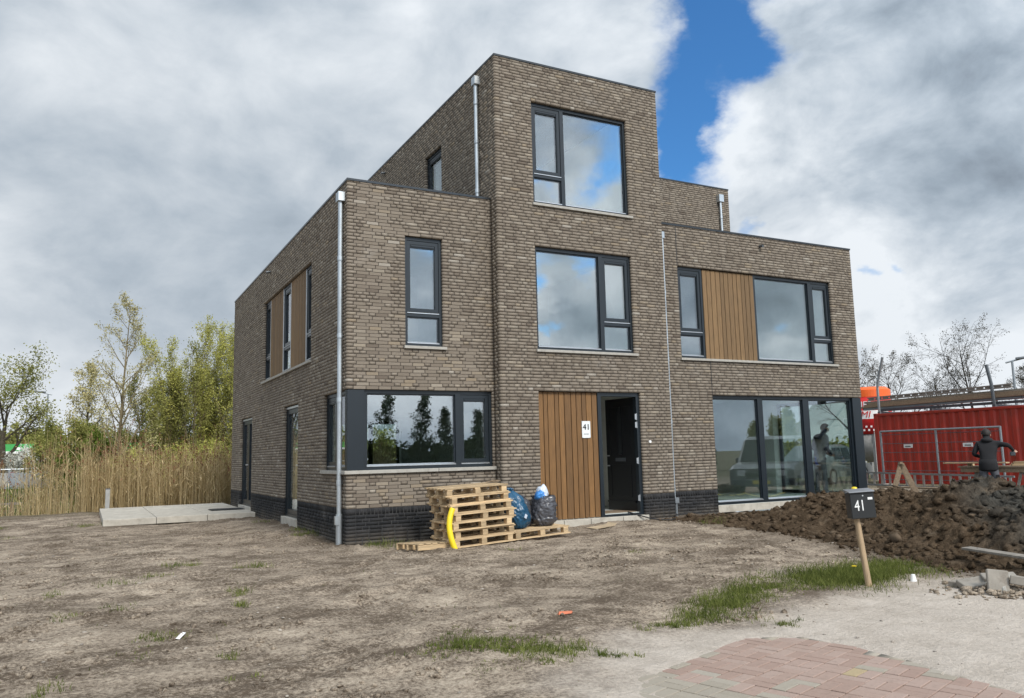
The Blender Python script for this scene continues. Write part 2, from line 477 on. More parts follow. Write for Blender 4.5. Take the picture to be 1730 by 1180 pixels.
M_leaf_pale = leafmat('pale_spring_leaf', (0.30, 0.27, 0.12), (0.62, 0.56, 0.30))
M_leaf_olive = leafmat('olive_leaf', (0.15, 0.16, 0.045), (0.40, 0.39, 0.13))
M_leaf_lime = leafmat('lime_leaf', (0.25, 0.255, 0.055), (0.58, 0.56, 0.17))
M_leaf_green = leafmat('green_leaf', (0.07, 0.11, 0.02), (0.19, 0.25, 0.05))
M_leaf_dark = leafmat('dark_leaf', (0.018, 0.028, 0.010), (0.06, 0.075, 0.025))
M_bud = leafmat('bud_brown', (0.05, 0.04, 0.025), (0.10, 0.085, 0.045))
M_blossom = leafmat('white_blossom', (0.45, 0.45, 0.38), (0.8, 0.8, 0.75))
M_grass = leafmat('grass_blade', (0.055, 0.080, 0.018), (0.225, 0.245, 0.075), 0.3)
M_reed = leafmat('reed_straw', (0.42, 0.31, 0.15), (0.80, 0.66, 0.40), 0.25)
M_plume = leafmat('reed_plume', (0.13, 0.06, 0.035), (0.30, 0.17, 0.10), 0.2)


def glassmat():
    m = bpy.data.materials.new('window_glass')
    m.use_nodes = True
    m.node_tree.nodes.clear()
    n = NT(m.node_tree)
    ge = n.add('ShaderNodeNewGeometry')
    ci = n.math('ABSOLUTE', n.vmath('DOT_PRODUCT', ge.outputs['Incoming'], ge.outputs['True Normal']))
    f = n.math('MULTIPLY_ADD', n.math('POWER', n.math('SUBTRACT', 1.0, ci), 5.0), 0.80, 0.20, clamp=True)
    tr = n.add('ShaderNodeBsdfTransparent')
    tr.inputs[0].default_value = (0.88, 0.94, 0.92, 1)
    gl = n.add('ShaderNodeBsdfGlossy')
    gl.inputs[0].default_value = (0.93, 0.95, 1.0, 1)
    gl.inputs['Roughness'].default_value = 0.0
    tcn = n.add('ShaderNodeTexCoord')
    k = n.add('ShaderNodeBump')
    k.inputs['Strength'].default_value = 0.01
    k.inputs['Distance'].default_value = 0.01
    n.put(k.inputs['Height'], n.noise(tcn.outputs['Object'], 0.9, 1, 0.4))
    n.l.new(k.outputs[0], gl.inputs['Normal'])
    mx = n.add('ShaderNodeMixShader')
    n.put(mx.inputs[0], f)
    n.l.new(tr.outputs[0], mx.inputs[1])
    n.l.new(gl.outputs[0], mx.inputs[2])
    o = n.add('ShaderNodeOutputMaterial')
    n.l.new(mx.outputs[0], o.inputs[0])
    return m


M_glass = glassmat()


def soilmat():
    m, n, b = principled('dry_soil')
    ge = n.add('ShaderNodeNewGeometry')
    p = ge.outputs['Position']
    sand = n.add('ShaderNodeAttribute', _attribute_name='sand').outputs['Fac']
    moist = n.add('ShaderNodeAttribute', _attribute_name='moist').outputs['Fac']
    green = n.add('ShaderNodeAttribute', _attribute_name='green').outputs['Fac']
    ps = n.vmath('MULTIPLY', p, (0.9, 1.12, 1.0))
    f1 = n.noise(ps, 0.95, 6, 0.68, 0.2)
    f2 = n.noise(n.vmath('ADD', ps, (9, 4, 0)), 3.6, 6, 0.70, 0.3)
    f3 = n.noise(p, 32, 5, 0.7)
    f4 = n.noise(p, 140, 3, 0.6)
    f = n.math('ADD', n.math('MULTIPLY_ADD', f1, 0.75, -0.14), n.math('ADD', n.math('MULTIPLY_ADD', f2, 0.62, -0.10), n.math('ADD', n.math('MULTIPLY', n.math('SUBTRACT', f3, 0.5), 0.95), n.math('MULTIPLY', n.math('SUBTRACT', f4, 0.5), 0.45))))
    c = n.ramp(f, [(0.33, (0.118, 0.090, 0.066)), (0.42, (0.232, 0.187, 0.143)), (0.54, (0.375, 0.308, 0.238)), (0.70, (0.53, 0.445, 0.35))])
    cs = n.ramp(n.math('ADD', n.math('MULTIPLY', f2, 0.6), n.math('MULTIPLY', f3, 0.4)), [(0.30, (0.40, 0.345, 0.29)), (0.5, (0.555, 0.49, 0.425)), (0.7, (0.66, 0.59, 0.52))])
    c = n.mix(sand, c, cs)
    # joints of the buried paving show faintly through the sand
    pc = n.vmath('SUBTRACT', n.vmath('ADD', p, n.vmath('SCALE', n.vmath('SUBTRACT', n.noise(p, 6, 3, 0.5, col=True), (0.5, 0.5, 0.5)), 0.02)), (0.2, -9.0, 0.0))
    pu = n.math('ADD', n.math('DIVIDE', n.vmath('DOT_PRODUCT', pc, (0.300, -0.954, 0.0)), 0.203), 100.5)
    pv = n.math('ADD', n.math('DIVIDE', n.vmath('DOT_PRODUCT', pc, (0.954, 0.300, 0.0)), 0.203), 100.5)
    par = n.math('MODULO', n.math('ADD', n.math('FLOOR', pu), n.math('FLOOR', pv)), 2.0)
    du = n.math('ABSOLUTE', n.math('SUBTRACT', n.math('FRACT', pu), 0.5))
    dv = n.math('ABSOLUTE', n.math('SUBTRACT', n.math('FRACT', pv), 0.5))
    inner = n.math('ADD', n.math('MULTIPLY', dv, n.math('SUBTRACT', 1.0, par)), n.math('MULTIPLY', du, par))
    jd = n.math('MINIMUM', n.math('SUBTRACT', 0.5, n.math('MAXIMUM', du, dv)), inner)
    joint = n.math('MULTIPLY', n.math('SUBTRACT', 1.0, n.smooth(jd, 0.0, 0.045)), n.math('MULTIPLY', sand, n.smooth(f1, 0.40, 0.62)))
    c = n.mix(n.math('MULTIPLY', joint, 0.28), c, (0.22, 0.18, 0.14))
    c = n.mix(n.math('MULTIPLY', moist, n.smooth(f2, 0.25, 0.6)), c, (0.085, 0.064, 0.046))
    c = n.mix(n.math('MULTIPLY', green, n.smooth(f2, 0.38, 0.6)), c, (0.045, 0.062, 0.017))
    n.put(b.inputs['Base Color'], c)
    b.inputs['Roughness'].default_value = 1.0
    b.inputs['Specular IOR Level'].default_value = 0.1
    h = n.math('ADD', n.math('MULTIPLY', f3, 1.0), n.math('ADD', n.math('MULTIPLY', f2, 1.2), n.math('MULTIPLY', f4, 0.35)))
    bump(n, b, h, 0.95, 0.026)
    return m


def dugmat():
    m, n, b = principled('dug_soil')
    ge = n.add('ShaderNodeNewGeometry')
    p = ge.outputs['Position']
    f1 = n.noise(p, 0.8, 5, 0.6)
    f2 = n.noise(p, 7, 7, 0.7)
    f3 = n.noise(p, 45, 4, 0.65)
    f = n.math('ADD', n.math('MULTIPLY', f2, 0.65), n.math('MULTIPLY', f3, 0.35))
    c = n.ramp(f, [(0.30, (0.028, 0.0195, 0.013)), (0.5, (0.084, 0.059, 0.038)), (0.72, (0.19, 0.138, 0.094))])
    g = n.ramp(f, [(0.30, (0.035, 0.033, 0.029)), (0.5, (0.068, 0.064, 0.056)), (0.70, (0.12, 0.115, 0.10))])
    sp = n.add('ShaderNodeSeparateXYZ')
    n.put(sp.inputs[0], p)
    grey = n.math('MULTIPLY', n.smooth(n.math('ADD', n.math('SUBTRACT', sp.outputs[0], sp.outputs[1]), n.math('MULTIPLY', f1, 2.4)), 13.9, 15.2), n.smooth(f1, 0.30, 0.50))
    c = n.mix(grey, c, g)
    n.put(b.inputs['Base Color'], c)
    b.inputs['Roughness'].default_value = 1.0
    b.inputs['Specular IOR Level'].default_value = 0.03
    c2 = n.smooth(n.noise(p, 2.3, 6, 0.7), 0.56, 0.72)
    n.put(b.inputs['Base Color'], n.mix(n.math('MULTIPLY', c2, 0.55), c, (0.21, 0.165, 0.12)))
    bump(n, b, n.math('ADD', f2, n.math('MULTIPLY', f3, 0.8)), 1.0, 0.04)
    return m


M_soil = soilmat()
M_dug = dugmat()
M_paver_red = make_brick_mat('red_paver', [(0.0, (0.375, 0.245, 0.21)), (0.5, (0.43, 0.295, 0.255)), (1.0, (0.465, 0.335, 0.295))], 0.26)
M_paver_grey = make_brick_mat('grey_paver', [(0.0, (0.37, 0.335, 0.28)), (0.5, (0.41, 0.375, 0.315)), (1.0, (0.45, 0.415, 0.36))], 0.15)
M_paver_yellow = make_brick_mat('yellow_paver', [(0.0, (0.48, 0.37, 0.20)), (1.0, (0.52, 0.41, 0.24))], 0.1)


def watermat():
    m, n, b = principled('ditch_water')
    b.inputs['Base Color'].default_value = (0.02, 0.025, 0.015, 1)
    b.inputs['Roughness'].default_value = 0.06
    ge = n.add('ShaderNodeNewGeometry')
    bump(n, b, n.noise(ge.outputs['Position'], 4, 3, 0.5), 0.08, 0.03)
    return m


M_water = watermat()


# ------------------------------------------------------------------ mesh helpers
def link(name, me, parent=None, loc=None, rot=None):
    o = bpy.data.objects.new(name, me)
    COL.objects.link(o)
    if parent is not None:
        o.parent = parent
    if loc is not None:
        o.location = loc
    if rot is not None:
        o.rotation_euler = rot
    return o


def tag(o, label=None, cat=None, group=None, kind=None):
    for k, v in (('label', label), ('category', cat), ('group', group), ('kind', kind)):
        if v:
            o[k] = v
    return o


def thing(name, label, cat, loc=(0, 0, 0), rot=(0, 0, 0), group=None):
    o = link(name, None, None, loc, rot)
    o.empty_display_size = 0.2
    return tag(o, label, cat, group)


def np_mesh(name, verts, faces, mats, tone=None, smooth=False, fattr=None, vattr=None, mat_idx=None):
    """faces: (n,k) int array"""
    me = bpy.data.meshes.new(name)
    verts = np.asarray(verts, np.float32)
    faces = np.asarray(faces, np.int32)
    nf, k = faces.shape
    me.vertices.add(len(verts))
    me.vertices.foreach_set('co', verts.ravel())
    me.loops.add(nf * k)
    me.loops.foreach_set('vertex_index', faces.ravel())
    me.polygons.add(nf)
    me.polygons.foreach_set('loop_start', np.arange(0, nf * k, k, dtype=np.int32))
    me.polygons.foreach_set('loop_total', np.full(nf, k, np.int32))
    if smooth:
        me.polygons.foreach_set('use_smooth', np.ones(nf, bool))
    if mat_idx is not None:
        me.polygons.foreach_set('material_index', np.asarray(mat_idx, np.int32))
    for m in (mats if isinstance(mats, (list, tuple)) else [mats]):
        me.materials.append(m)
    if tone is not None:
        a = me.attributes.new('tone', 'FLOAT', 'FACE')
        a.data.foreach_set('value', np.asarray(tone, np.float32))
    for nm, v in (vattr or {}).items():
        a = me.attributes.new(nm, 'FLOAT', 'POINT')
        a.data.foreach_set('value', np.asarray(v, np.float32))
    me.update(calc_edges=True)
    me.validate()
    return me


class MB:
    def __init__(self):
        self.v, self.f, self.mi = [], [], []

    def quad(self, a, b, c, d, mi=0):
        i = len(self.v)
        self.v += [a, b, c, d]
        self.f.append((i, i + 1, i + 2, i + 3))
        self.mi.append(mi)

    def hexa(self, p, mi=0):
        """p: 8 corners, bottom ring 0-3 then top ring 4-7"""
        i = len(self.v)
        self.v += [tuple(q) for q in p]
        for q in ((0, 3, 2, 1), (4, 5, 6, 7), (0, 1, 5, 4), (1, 2, 6, 5), (2, 3, 7, 6), (3, 0, 4, 7)):
            self.f.append(tuple(i + k for k in q))
            self.mi.append(mi)

    def box(self, x0, x1, y0, y1, z0, z1, mi=0):
        self.hexa([(x0, y0, z0), (x1, y0, z0), (x1, y1, z0), (x0, y1, z0), (x0, y0, z1), (x1, y0, z1), (x1, y1, z1), (x0, y1, z1)], mi)

    def obox(self, c, ax, ay, az, mi=0):
        c, ax, ay, az = Vector(c), Vector(ax), Vector(ay), Vector(az)
        self.hexa([c + sx * ax + sy * ay + sz * az for sz in (-1, 1) for sx, sy in ((-1, -1), (1, -1), (1, 1), (-1, 1))], mi)

    def bar(self, a, b, wd, th, up=(0, 0, 1), mi=0):
        a, b = Vector(a), Vector(b)
        d = b - a
        s = d.normalized().cross(Vector(up))
        if s.length < 1e-4:
            s = Vector((1, 0, 0))
        s.normalize()
        t_ = s.cross(d.normalized())
        self.obox((a + b) / 2, d / 2, s * wd / 2, t_ * th / 2, mi)

    def tube(self, pts, rad, n=8, mi=0, cap=True):
        pts = [Vector(p) for p in pts]
        if not hasattr(rad, '__len__'):
            rad = [rad] * len(pts)
        base = len(self.v)
        prev = None
        for i, p in enumerate(pts):
            d = (pts[min(i + 1, len(pts) - 1)] - pts[max(i - 1, 0)]).normalized()
            if prev is None:
                s = d.cross(Vector((0, 0, 1)))
                if s.length < 1e-3:
                    s = d.cross(Vector((0, 1, 0)))
            else:
                s = prev - d * prev.dot(d)
            s.normalize()
            prev = s
            q = d.cross(s)
            for k in range(n):
                a = 2 * math.pi * k / n
                self.v.append(tuple(p + (s * math.cos(a) + q * math.sin(a)) * rad[i]))
        for i in range(len(pts) - 1):
            for k in range(n):
                k2 = (k + 1) % n
                self.f.append((base + i * n + k, base + i * n + k2, base + (i + 1) * n + k2, base + (i + 1) * n + k))
                self.mi.append(mi)
        if cap:
            self.f.append(tuple(base + k for k in range(n))[::-1])
            self.mi.append(mi)
            e = base + (len(pts) - 1) * n
            self.f.append(tuple(e + k for k in range(n)))
            self.mi.append(mi)

    def lathe(self, prof, n=24, mi=0, c=(0, 0, 0)):
        base = len(self.v)
        for r_, z in prof:
            for k in range(n):
                a = 2 * math.pi * k / n
                self.v.append((c[0] + r_ * math.cos(a), c[1] + r_ * math.sin(a), c[2] + z))
        for i in range(len(prof) - 1):
            for k in range(n):
                k2 = (k + 1) % n
                self.f.append((base + i * n + k, base + i * n + k2, base + (i + 1) * n + k2, base + (i + 1) * n + k))
                self.mi.append(mi)
        self.f.append(tuple(base + k for k in range(n))[::-1])
        self.mi.append(mi)
        e = base + (len(prof) - 1) * n
        self.f.append(tuple(e + k for k in range(n)))
        self.mi.append(mi)

    def prism(self, poly, y0, y1, mi=0):
        """poly in x,z extruded along y"""
        b = len(self.v)
        n = len(poly)
        self.v += [(x, y0, z) for x, z in poly] + [(x, y1, z) for x, z in poly]
        self.f.append(tuple(range(b, b + n)))
        self.f.append(tuple(range(b + n, b + 2 * n))[::-1])
        self.mi += [mi, mi]
        for i in range(n):
            j = (i + 1) % n
            self.f.append((b + i, b + n + i, b + n + j, b + j))
            self.mi.append(mi)

    def mesh(self, name, mats, smooth=False, bevel=0.0):
        me = bpy.data.meshes.new(name)
        me.from_pydata([tuple(p) for p in self.v], [], self.f)
        for m in (mats if isinstance(mats, (list, tuple)) else [mats]):
            me.materials.append(m)
        me.polygons.foreach_set('material_index', self.mi)
        bm = bmesh.new()
        bm.from_mesh(me)
        bmesh.ops.recalc_face_normals(bm, faces=bm.faces)
        if bevel:
            bmesh.ops.bevel(bm, geom=list(bm.edges), offset=bevel, segments=1, affect='EDGES')
        bm.to_mesh(me)
        bm.free()
        if smooth:
            me.polygons.foreach_set('use_smooth', [True] * len(me.polygons))
        me.update()
        return me

    def build(self, name, mats, parent=None, smooth=False, bevel=0.0, loc=None, rot=None):
        return link(name, self.mesh(name, mats, smooth, bevel), parent, loc, rot)


def text_mesh(s, size, depth, mat, shear=0.0, space=1.0):
    cu = bpy.data.curves.new('lettering', 'FONT')
    cu.body = s
    cu.size = size
    cu.extrude = depth
    cu.shear = shear
    cu.space_character = space
    cu.resolution_u = 4
    cu.align_x, cu.align_y = 'CENTER', 'CENTER'
    o = bpy.data.objects.new('lettering', cu)
    COL.objects.link(o)
    dg = bpy.context.evaluated_depsgraph_get()
    me = bpy.data.meshes.new_from_object(o.evaluated_get(dg))
    bpy.data.objects.remove(o)
    me.materials.clear()
    me.materials.append(mat)
    return me


def copy_tree(o, parent=None):
    c = o.copy()
    COL.objects.link(c)
    c.parent = parent
    for ch in o.children:
        copy_tree(ch, c)
    return c


# ------------------------------------------------------------------ the house
ZP, C, XT, XTR, XR, YB, YT = 0.585, 0.06, 2.758, 6.592, 12.608, 12.03, -0.276
ZR, ZT, ZO = 6.225, 9.0, 2.565
JT = 0.014
house = thing('house', 'three storey brown brick house with flat roofs and dark window frames', 'house')


class Face:
    def __init__(self, p0, u, n):
        self.p, self.u, self.n = p0, u, n

    def at(self, u, d, z):
        return (self.p[0] + self.u[0] * u - self.n[0] * d, self.p[1] + self.u[1] * u - self.n[1] * d, z)

    def box(self, mb, u0, u1, d0, d1, z0, z1, mi=0):
        p = [self.at(u, d, z) for z in (z0, z1) for u, d in ((u0, d0), (u1, d0), (u1, d1), (u0, d1))]
        mb.hexa(p, mi)


FRONT = Face((0, 0), (1, 0), (0, -1))            # u = x
TOWER = Face((0, YT), (1, 0), (0, -1))           # u = x
LEFT = Face((0, 0), (0, 1), (-1, 0))             # u = y
TSIDE = Face((XT, 0), (0, 1), (-1, 0))           # u = y
REAR = Face((0, 4.04), (1, 0), (0, -1))          # u = x
RIGHT = Face((XR, 0), (0, 1), (1, 0))            # u = y

bricks = []      # (face, u0, u1, z0, z1)
dark = []


def course_cells(F, u0, u1, z0, z1, holes, skip0, skip1, store, k):
    """one course in wild bond, cut at the openings; skip: length taken by the corner brick"""
    spans = [(u0 + skip0, u1 - skip1)]
    for (a, b, c, d) in holes:
        if c < z1 - 0.012 and d > z0 + 0.012:
            ns = []
            for (s, e) in spans:
                if b <= s or a >= e:
                    ns.append((s, e))
                else:
                    if a - s > 0.03:
                        ns.append((s, a))
                    if e - b > 0.03:
                        ns.append((b, e))
            spans = ns
    for s, e in spans:
        u = s
        first = True
        while u < e - 0.02:
            if first and s > u0 + skip0 + 0.001:
                L = (0.10, 0.155)[k % 2]
            elif first and skip0 == 0:
                L = (0.10, 0.155, 0.21)[rnd.randrange(3)]
            else:
                L = 0.21 if rnd.random() < 0.66 else 0.10
            first = False
            nu = u + L
            if e - nu < 0.06:
                nu = e
            if nu - u > 0.215:
                nu = u + (nu - u) / 2 - JT / 2
            store.append((F, u, nu, z0, z1))
            u = nu + JT


def wall_bricks(F, u0, u1, za, zb, holes=(), c0=None, c1=None, store=None):
    """c0/c1: parity of a corner at that end, or None where the wall butts"""
    store = bricks if store is None else store
    k = int(round((za - ZP) / C))
    z = ZP + k * C
    while z < zb - 0.015:
        s0 = 0 if c0 is None else ((0.155 if (k + c0) % 2 else 0.10) + JT)
        s1 = 0 if c1 is None else ((0.155 if (k + c1) % 2 else 0.10) + JT)
        course_cells(F, u0, u1, z + 0.0038, min(z + C - 0.0038, zb - 0.002), holes, s0, s1, store, k)
        z += C
        k += 1


corner = []      # (x, y, sx, sy, par, z0, z1)


def corner_bricks(x, y, sx, sy, par, za, zb, store=None, skip=()):
    store = corner if store is None else store
    k = int(round((za - ZP) / C))
    z = ZP + k * C
    while z < zb - 0.015:
        lx, ly = ((0.155, 0.10) if (k + par) % 2 else (0.10, 0.155))
        if not any(a < z + C / 2 < b for a, b in skip):
            store.append((x, x + sx * lx, y, y + sy * ly, z + 0.0038, min(z + C - 0.0038, zb - 0.002)))
        z += C
        k += 1


H_FRONT = [(1.043, 1.765, 3.345, 5.325), (-1, 2.72, 1.21, ZO), (7.178, 11.829, 3.345, 5.325), (7.955, 13, 0.0, ZO)]
H_TOWER = [(3.541, 5.79, 6.165, 8.205), (3.541, 5.775, 3.345, 5.325), (3.531, 5.855, 0.0, ZO)]
H_LEFT = [(2.497, 7.378, 3.345, 5.325), (-1, 1.501, 1.21, ZO), (3.53, 4.90, 0.0, ZO), (8.743, 10.50, 0.0, ZO)]
H_TSIDE = [(2.35, 3.30, 6.3, 8.145)]

wall_bricks(FRONT, 0, XT, ZP, ZR, H_FRONT, c0=1)
wall_bricks(LEFT, 0, YB, ZP, ZR, H_LEFT, c0=0)
corner_bricks(0, 0, 1, 1, 1, ZP, ZR, skip=[(1.21, ZO)])
wall_bricks(TOWER, XT, XTR, ZP, ZT, H_TOWER, c0=1, c1=1)
corner_bricks(XT, YT, 1, 1, 1, ZP, ZT)
corner_bricks(XTR, YT, -1, 1, 1, ZP, ZT)
wall_bricks(TSIDE, YT, -0.012, ZP, ZR, (), c0=0)
wall_bricks(TSIDE, YT, YB, ZR - 0.06, ZT, H_TSIDE, c0=0)
wall_bricks(FRONT, XTR, XR, ZP, ZR, H_FRONT, c1=1)
corner_bricks(XR, 0, -1, 1, 1, ZP, ZR, skip=[(0, ZO)])
wall_bricks(REAR, XTR, XR, ZR - 0.06, ZT, (), c1=1)
corner_bricks(XR, 4.04, -1, 1, 1, ZR - 0.06, ZT)
TR_SIDE = Face((XTR, 0), (0, 1), (1, 0))
wall_bricks(TR_SIDE, YT, -0.012, ZP, ZR, (), c0=0)
wall_bricks(TR_SIDE, YT, 4.03, ZR - 0.06, ZT, (), c0=0)

# dark plinth: a rowlock course on top, running courses below
for F, a, b, hl in ((FRONT, 0.165, XT, []), (FRONT, XTR, 7.955, []), (TOWER, XT + 0.165, 3.531, []), (TOWER, 5.855, XTR - 0.165, []),
                    (LEFT, 0.165, 3.53, []), (LEFT, 4.90, 8.743, []), (LEFT, 10.50, YB, []), (TSIDE, YT + 0.165, -0.012, [])):
    u = a
    while u < b - 0.02:
        e = min(u + 0.05, b)
        dark.append((F, u, e, ZP - 0.102, ZP - 0.007))
        u = e + JT
    for k in range(10):
        z1 = ZP - 0.112 - k * C
        course_cells(F, a, b, z1 - 0.05, z1, [], 0, 0, dark, k)
dcorner = []
for (x, y, sx, sy) in ((0, 0, 1, 1), (XT, YT, 1, 1), (XTR, YT, -1, 1)):
    dcorner.append((x, x + sx * 0.155, y, y + sy * 0.155, ZP - 0.102, ZP - 0.007))
    for k in range(10):
        z1 = ZP - 0.112 - k * C
        dcorner.append((x, x + sx * 0.155, y, y + sy * 0.155, z1 - 0.05, z1))


def brick_arrays(lst, clst, depth=0.10):
    V = []
    for F, a, b, z0, z1 in lst:
        j = rnd.uniform(-0.0022, 0.0022)
        e = rnd.uniform(-0.0016, 0.0016)
        ta, tb = rnd.uniform(-0.0018, 0.0018), rnd.uniform(-0.0018, 0.0018)
        V.append([F.at(a + ta, j, z0 + e), F.at(b + tb, j + e, z0 + e), F.at(b, depth, z0), F.at(a, depth, z0),
                  F.at(a + ta, j, z1 + e), F.at(b + tb, j + e, z1 + e), F.at(b, depth, z1), F.at(a, depth, z1)])
    for x0, x1, y0, y1, z0, z1 in clst:
        j, i = rnd.uniform(-0.002, 0.002), rnd.uniform(-0.002, 0.002)
        x0, y0 = x0 + j, y0 + i
        V.append([(x0, y0, z0), (x1, y0, z0), (x1, y1, z0), (x0, y1, z0), (x0, y0, z1), (x1, y0, z1), (x1, y1, z1), (x0, y1, z1)])
    V = np.array(V)
    n = len(V)
    q = np.array([(0, 3, 2, 1), (4, 5, 6, 7), (0, 1, 5, 4), (1, 2, 6, 5), (2, 3, 7, 6), (3, 0, 4, 7)])
    Fc = (np.arange(n)[:, None, None] * 8 + q[None]).reshape(-1, 4)
    return V.reshape(-1, 3), Fc, np.repeat(npr.random(n), 6)


# the 300 bricks that show largest become parts of their own
def shown(bk):
    F, a, b, z0, z1 = bk
    c = Vector(F.at((a + b) / 2, 0, (z0 + z1) / 2))
    v = CAM - c
    cosf = max(0, (v.x * F.n[0] + v.y * F.n[1]) / v.length)
    s = (b - a) * (z1 - z0) * cosf / v.length_squared
    if b - a > 0.215 or z1 - z0 < 0.045:
        s *= 0.2
    if F is FRONT and a > 1.2 and c.z < 1.05:      # behind the pallets
        s *= 0.1
    return s


bricks.sort(key=shown, reverse=True)
single, rest = bricks[:300], bricks[300:]


def single_brick_mesh(L, seed):
    r_ = random.Random(seed)
    bm = bmesh.new()
    bmesh.ops.create_cube(bm, size=1.0)
    for v in bm.verts:
        v.co = Vector((v.co.x * L, v.co.y * 0.10, v.co.z * 0.0524)) + Vector([r_.uniform(-0.0015, 0.0015) for _ in range(3)])
    bmesh.ops.bevel(bm, geom=list(bm.edges), offset=0.0025, segments=1, affect='EDGES')
    me = bpy.data.meshes.new('brick')
    bm.to_mesh(me)
    bm.free()
    me.materials.append(M_brick)
    return me


bmesh_cache = {}
for F, a, b, z0, z1 in single:
    L = round(b - a, 2)
    key = (L, rnd.randrange(4))
    if key not in bmesh_cache:
        bmesh_cache[key] = single_brick_mesh(L, len(bmesh_cache))
    o = link('brick', bmesh_cache[key], house, F.at((a + b) / 2, 0.05 + rnd.uniform(-0.002, 0.002), (z0 + z1) / 2))
    o.rotation_euler = (0, rnd.uniform(-0.004, 0.004), math.atan2(F.u[1], F.u[0]) + rnd.uniform(-0.006, 0.006))
vv, ff, tt = brick_arrays(rest, corner)
tag(link('brickwork', np_mesh('brickwork', vv, ff, M_brick, tt), house), kind='stuff')
vv, ff, tt = brick_arrays(dark, dcorner)
tag(link('plinth_brickwork', np_mesh('plinth_brickwork', vv, ff, M_dark_brick, tt), house, ), kind='stuff')


def wall_core(name, F, u0, u1, z0, z1, holes, mats, rec=0.006, th=0.34, e0=0.012, e1=0.012, split=None):
    """mortar bed behind the bricks with its openings cut out; plaster inside"""
    mb = MB()
    g = 0.006
    hs = [(a - g, b + g, c - g, d + g) for a, b, c, d in holes]
    lo, hi = u0 + e0, u1 - e1
    us = sorted(set([lo, hi] + [min(max(x, lo), hi) for h in hs for x in h[:2]]))
    zs = sorted(set([z0, z1] + [min(max(x, z0), z1) for h in hs for x in h[2:]] + ([split] if split else [])))

    def hole(i, k):
        if i < 0 or k < 0 or i >= len(us) - 1 or k >= len(zs) - 1:
            return None
        um, zm = (us[i] + us[i + 1]) / 2, (zs[k] + zs[k + 1]) / 2
        return any(a < um < b and c < zm < d for a, b, c, d in hs)
    for i in range(len(us) - 1):
        for k in range(len(zs) - 1):
            if hole(i, k):
                continue
            a, b, c, d = us[i], us[i + 1], zs[k], zs[k + 1]
            fm = 2 if (split and d <= split + 1e-6) else 0
            mb.quad(F.at(a, rec, c), F.at(b, rec, c), F.at(b, rec, d), F.at(a, rec, d), fm)
            mb.quad(F.at(a, th, c), F.at(b, th, c), F.at(b, th, d), F.at(a, th, d), 1)
            for (di, dk, p, q) in ((-1, 0, (a, c), (a, d)), (1, 0, (b, c), (b, d)), (0, -1, (a, c), (b, c)), (0, 1, (a, d), (b, d))):
                if hole(i + di, k + dk) is not False:
                    mb.quad(F.at(p[0], rec, p[1]), F.at(q[0], rec, q[1]), F.at(q[0], 0.13, q[1]), F.at(p[0], 0.13, p[1]), fm)
                    mb.quad(F.at(p[0], 0.13, p[1]), F.at(q[0], 0.13, q[1]), F.at(q[0], th, q[1]), F.at(p[0], th, p[1]), 1)
    return mb.build(name, mats, house)


mm = [M_mortar, M_plaster, M_dark_mortar]
wall_core('front_wall', FRONT, 0, XT + 0.3, -0.3, ZR - 0.03, H_FRONT, mm, split=ZP - 0.004, e1=0)
wall_core('front_wall', FRONT, XTR - 0.3, XR, -0.3, ZR - 0.03, H_FRONT, mm, split=ZP - 0.004, e0=0)
wall_core('tower_wall', TOWER, XT, XTR, -0.3, ZT - 0.03, H_TOWER, mm, split=ZP - 0.004)
wall_core('side_wall', LEFT, 0, YB, -0.3, ZR - 0.03, H_LEFT, mm, split=ZP - 0.004, e0=0.010, e1=0)
wall_core('tower_side_wall', TSIDE, YT, 0.2, -0.3, ZR - 0.3, (), mm, split=ZP - 0.004, e0=0.010, e1=0)
wall_core('tower_side_wall', TSIDE, YT, YB, ZR - 0.31, ZT - 0.03, H_TSIDE, mm, e0=0.010, e1=0)
wall_core('tower_side_wall', TR_SIDE, YT, 0.2, -0.3, ZR - 0.3, (), mm, split=ZP - 0.004, e0=0.010, e1=0)
wall_core('tower_side_wall', TR_SIDE, YT, 4.3, ZR - 0.31, ZT - 0.03, (), mm, e0=0.010, e1=0)
wall_core('rear_block_wall', REAR, XTR - 0.3, XR, ZR - 0.31, ZT - 0.03, (), mm, e0=0)
H_RIGHT = [(-1, 2.55, 0.0, ZO), (4.5, 6.6, 3.345, 5.325)]
wall_core('right_wall', RIGHT, 0, YB, -0.3, ZR - 0.03, H_RIGHT, mm, e0=0.010, e1=0, split=ZP - 0.004)
wall_core('right_wall', RIGHT, 4.04, YB, ZR - 0.31, ZT - 0.03, (), mm, e0=0.010, e1=0)
BACK = Face((0, YB), (1, 0), (0, 1))
H_BACK = [(1.0, 2.2, 3.345, 5.325), (2.9, 5.18, 0.25, ZO), (6.9, 12.1, 0.25, ZO), (3.6, 5.6, 6.165, 8.2)]  # the wide right opening is unseen, enlarged to light the room inside
wall_core('back_wall', BACK, 0.01, XR - 0.01, -0.3, ZR - 0.03, H_BACK, mm, e0=0, e1=0, split=ZP - 0.004)
wall_core('back_wall', BACK, XT + 0.01, XR - 0.01, ZR - 0.04, ZT - 0.03, H_BACK, mm, e0=0, e1=0)

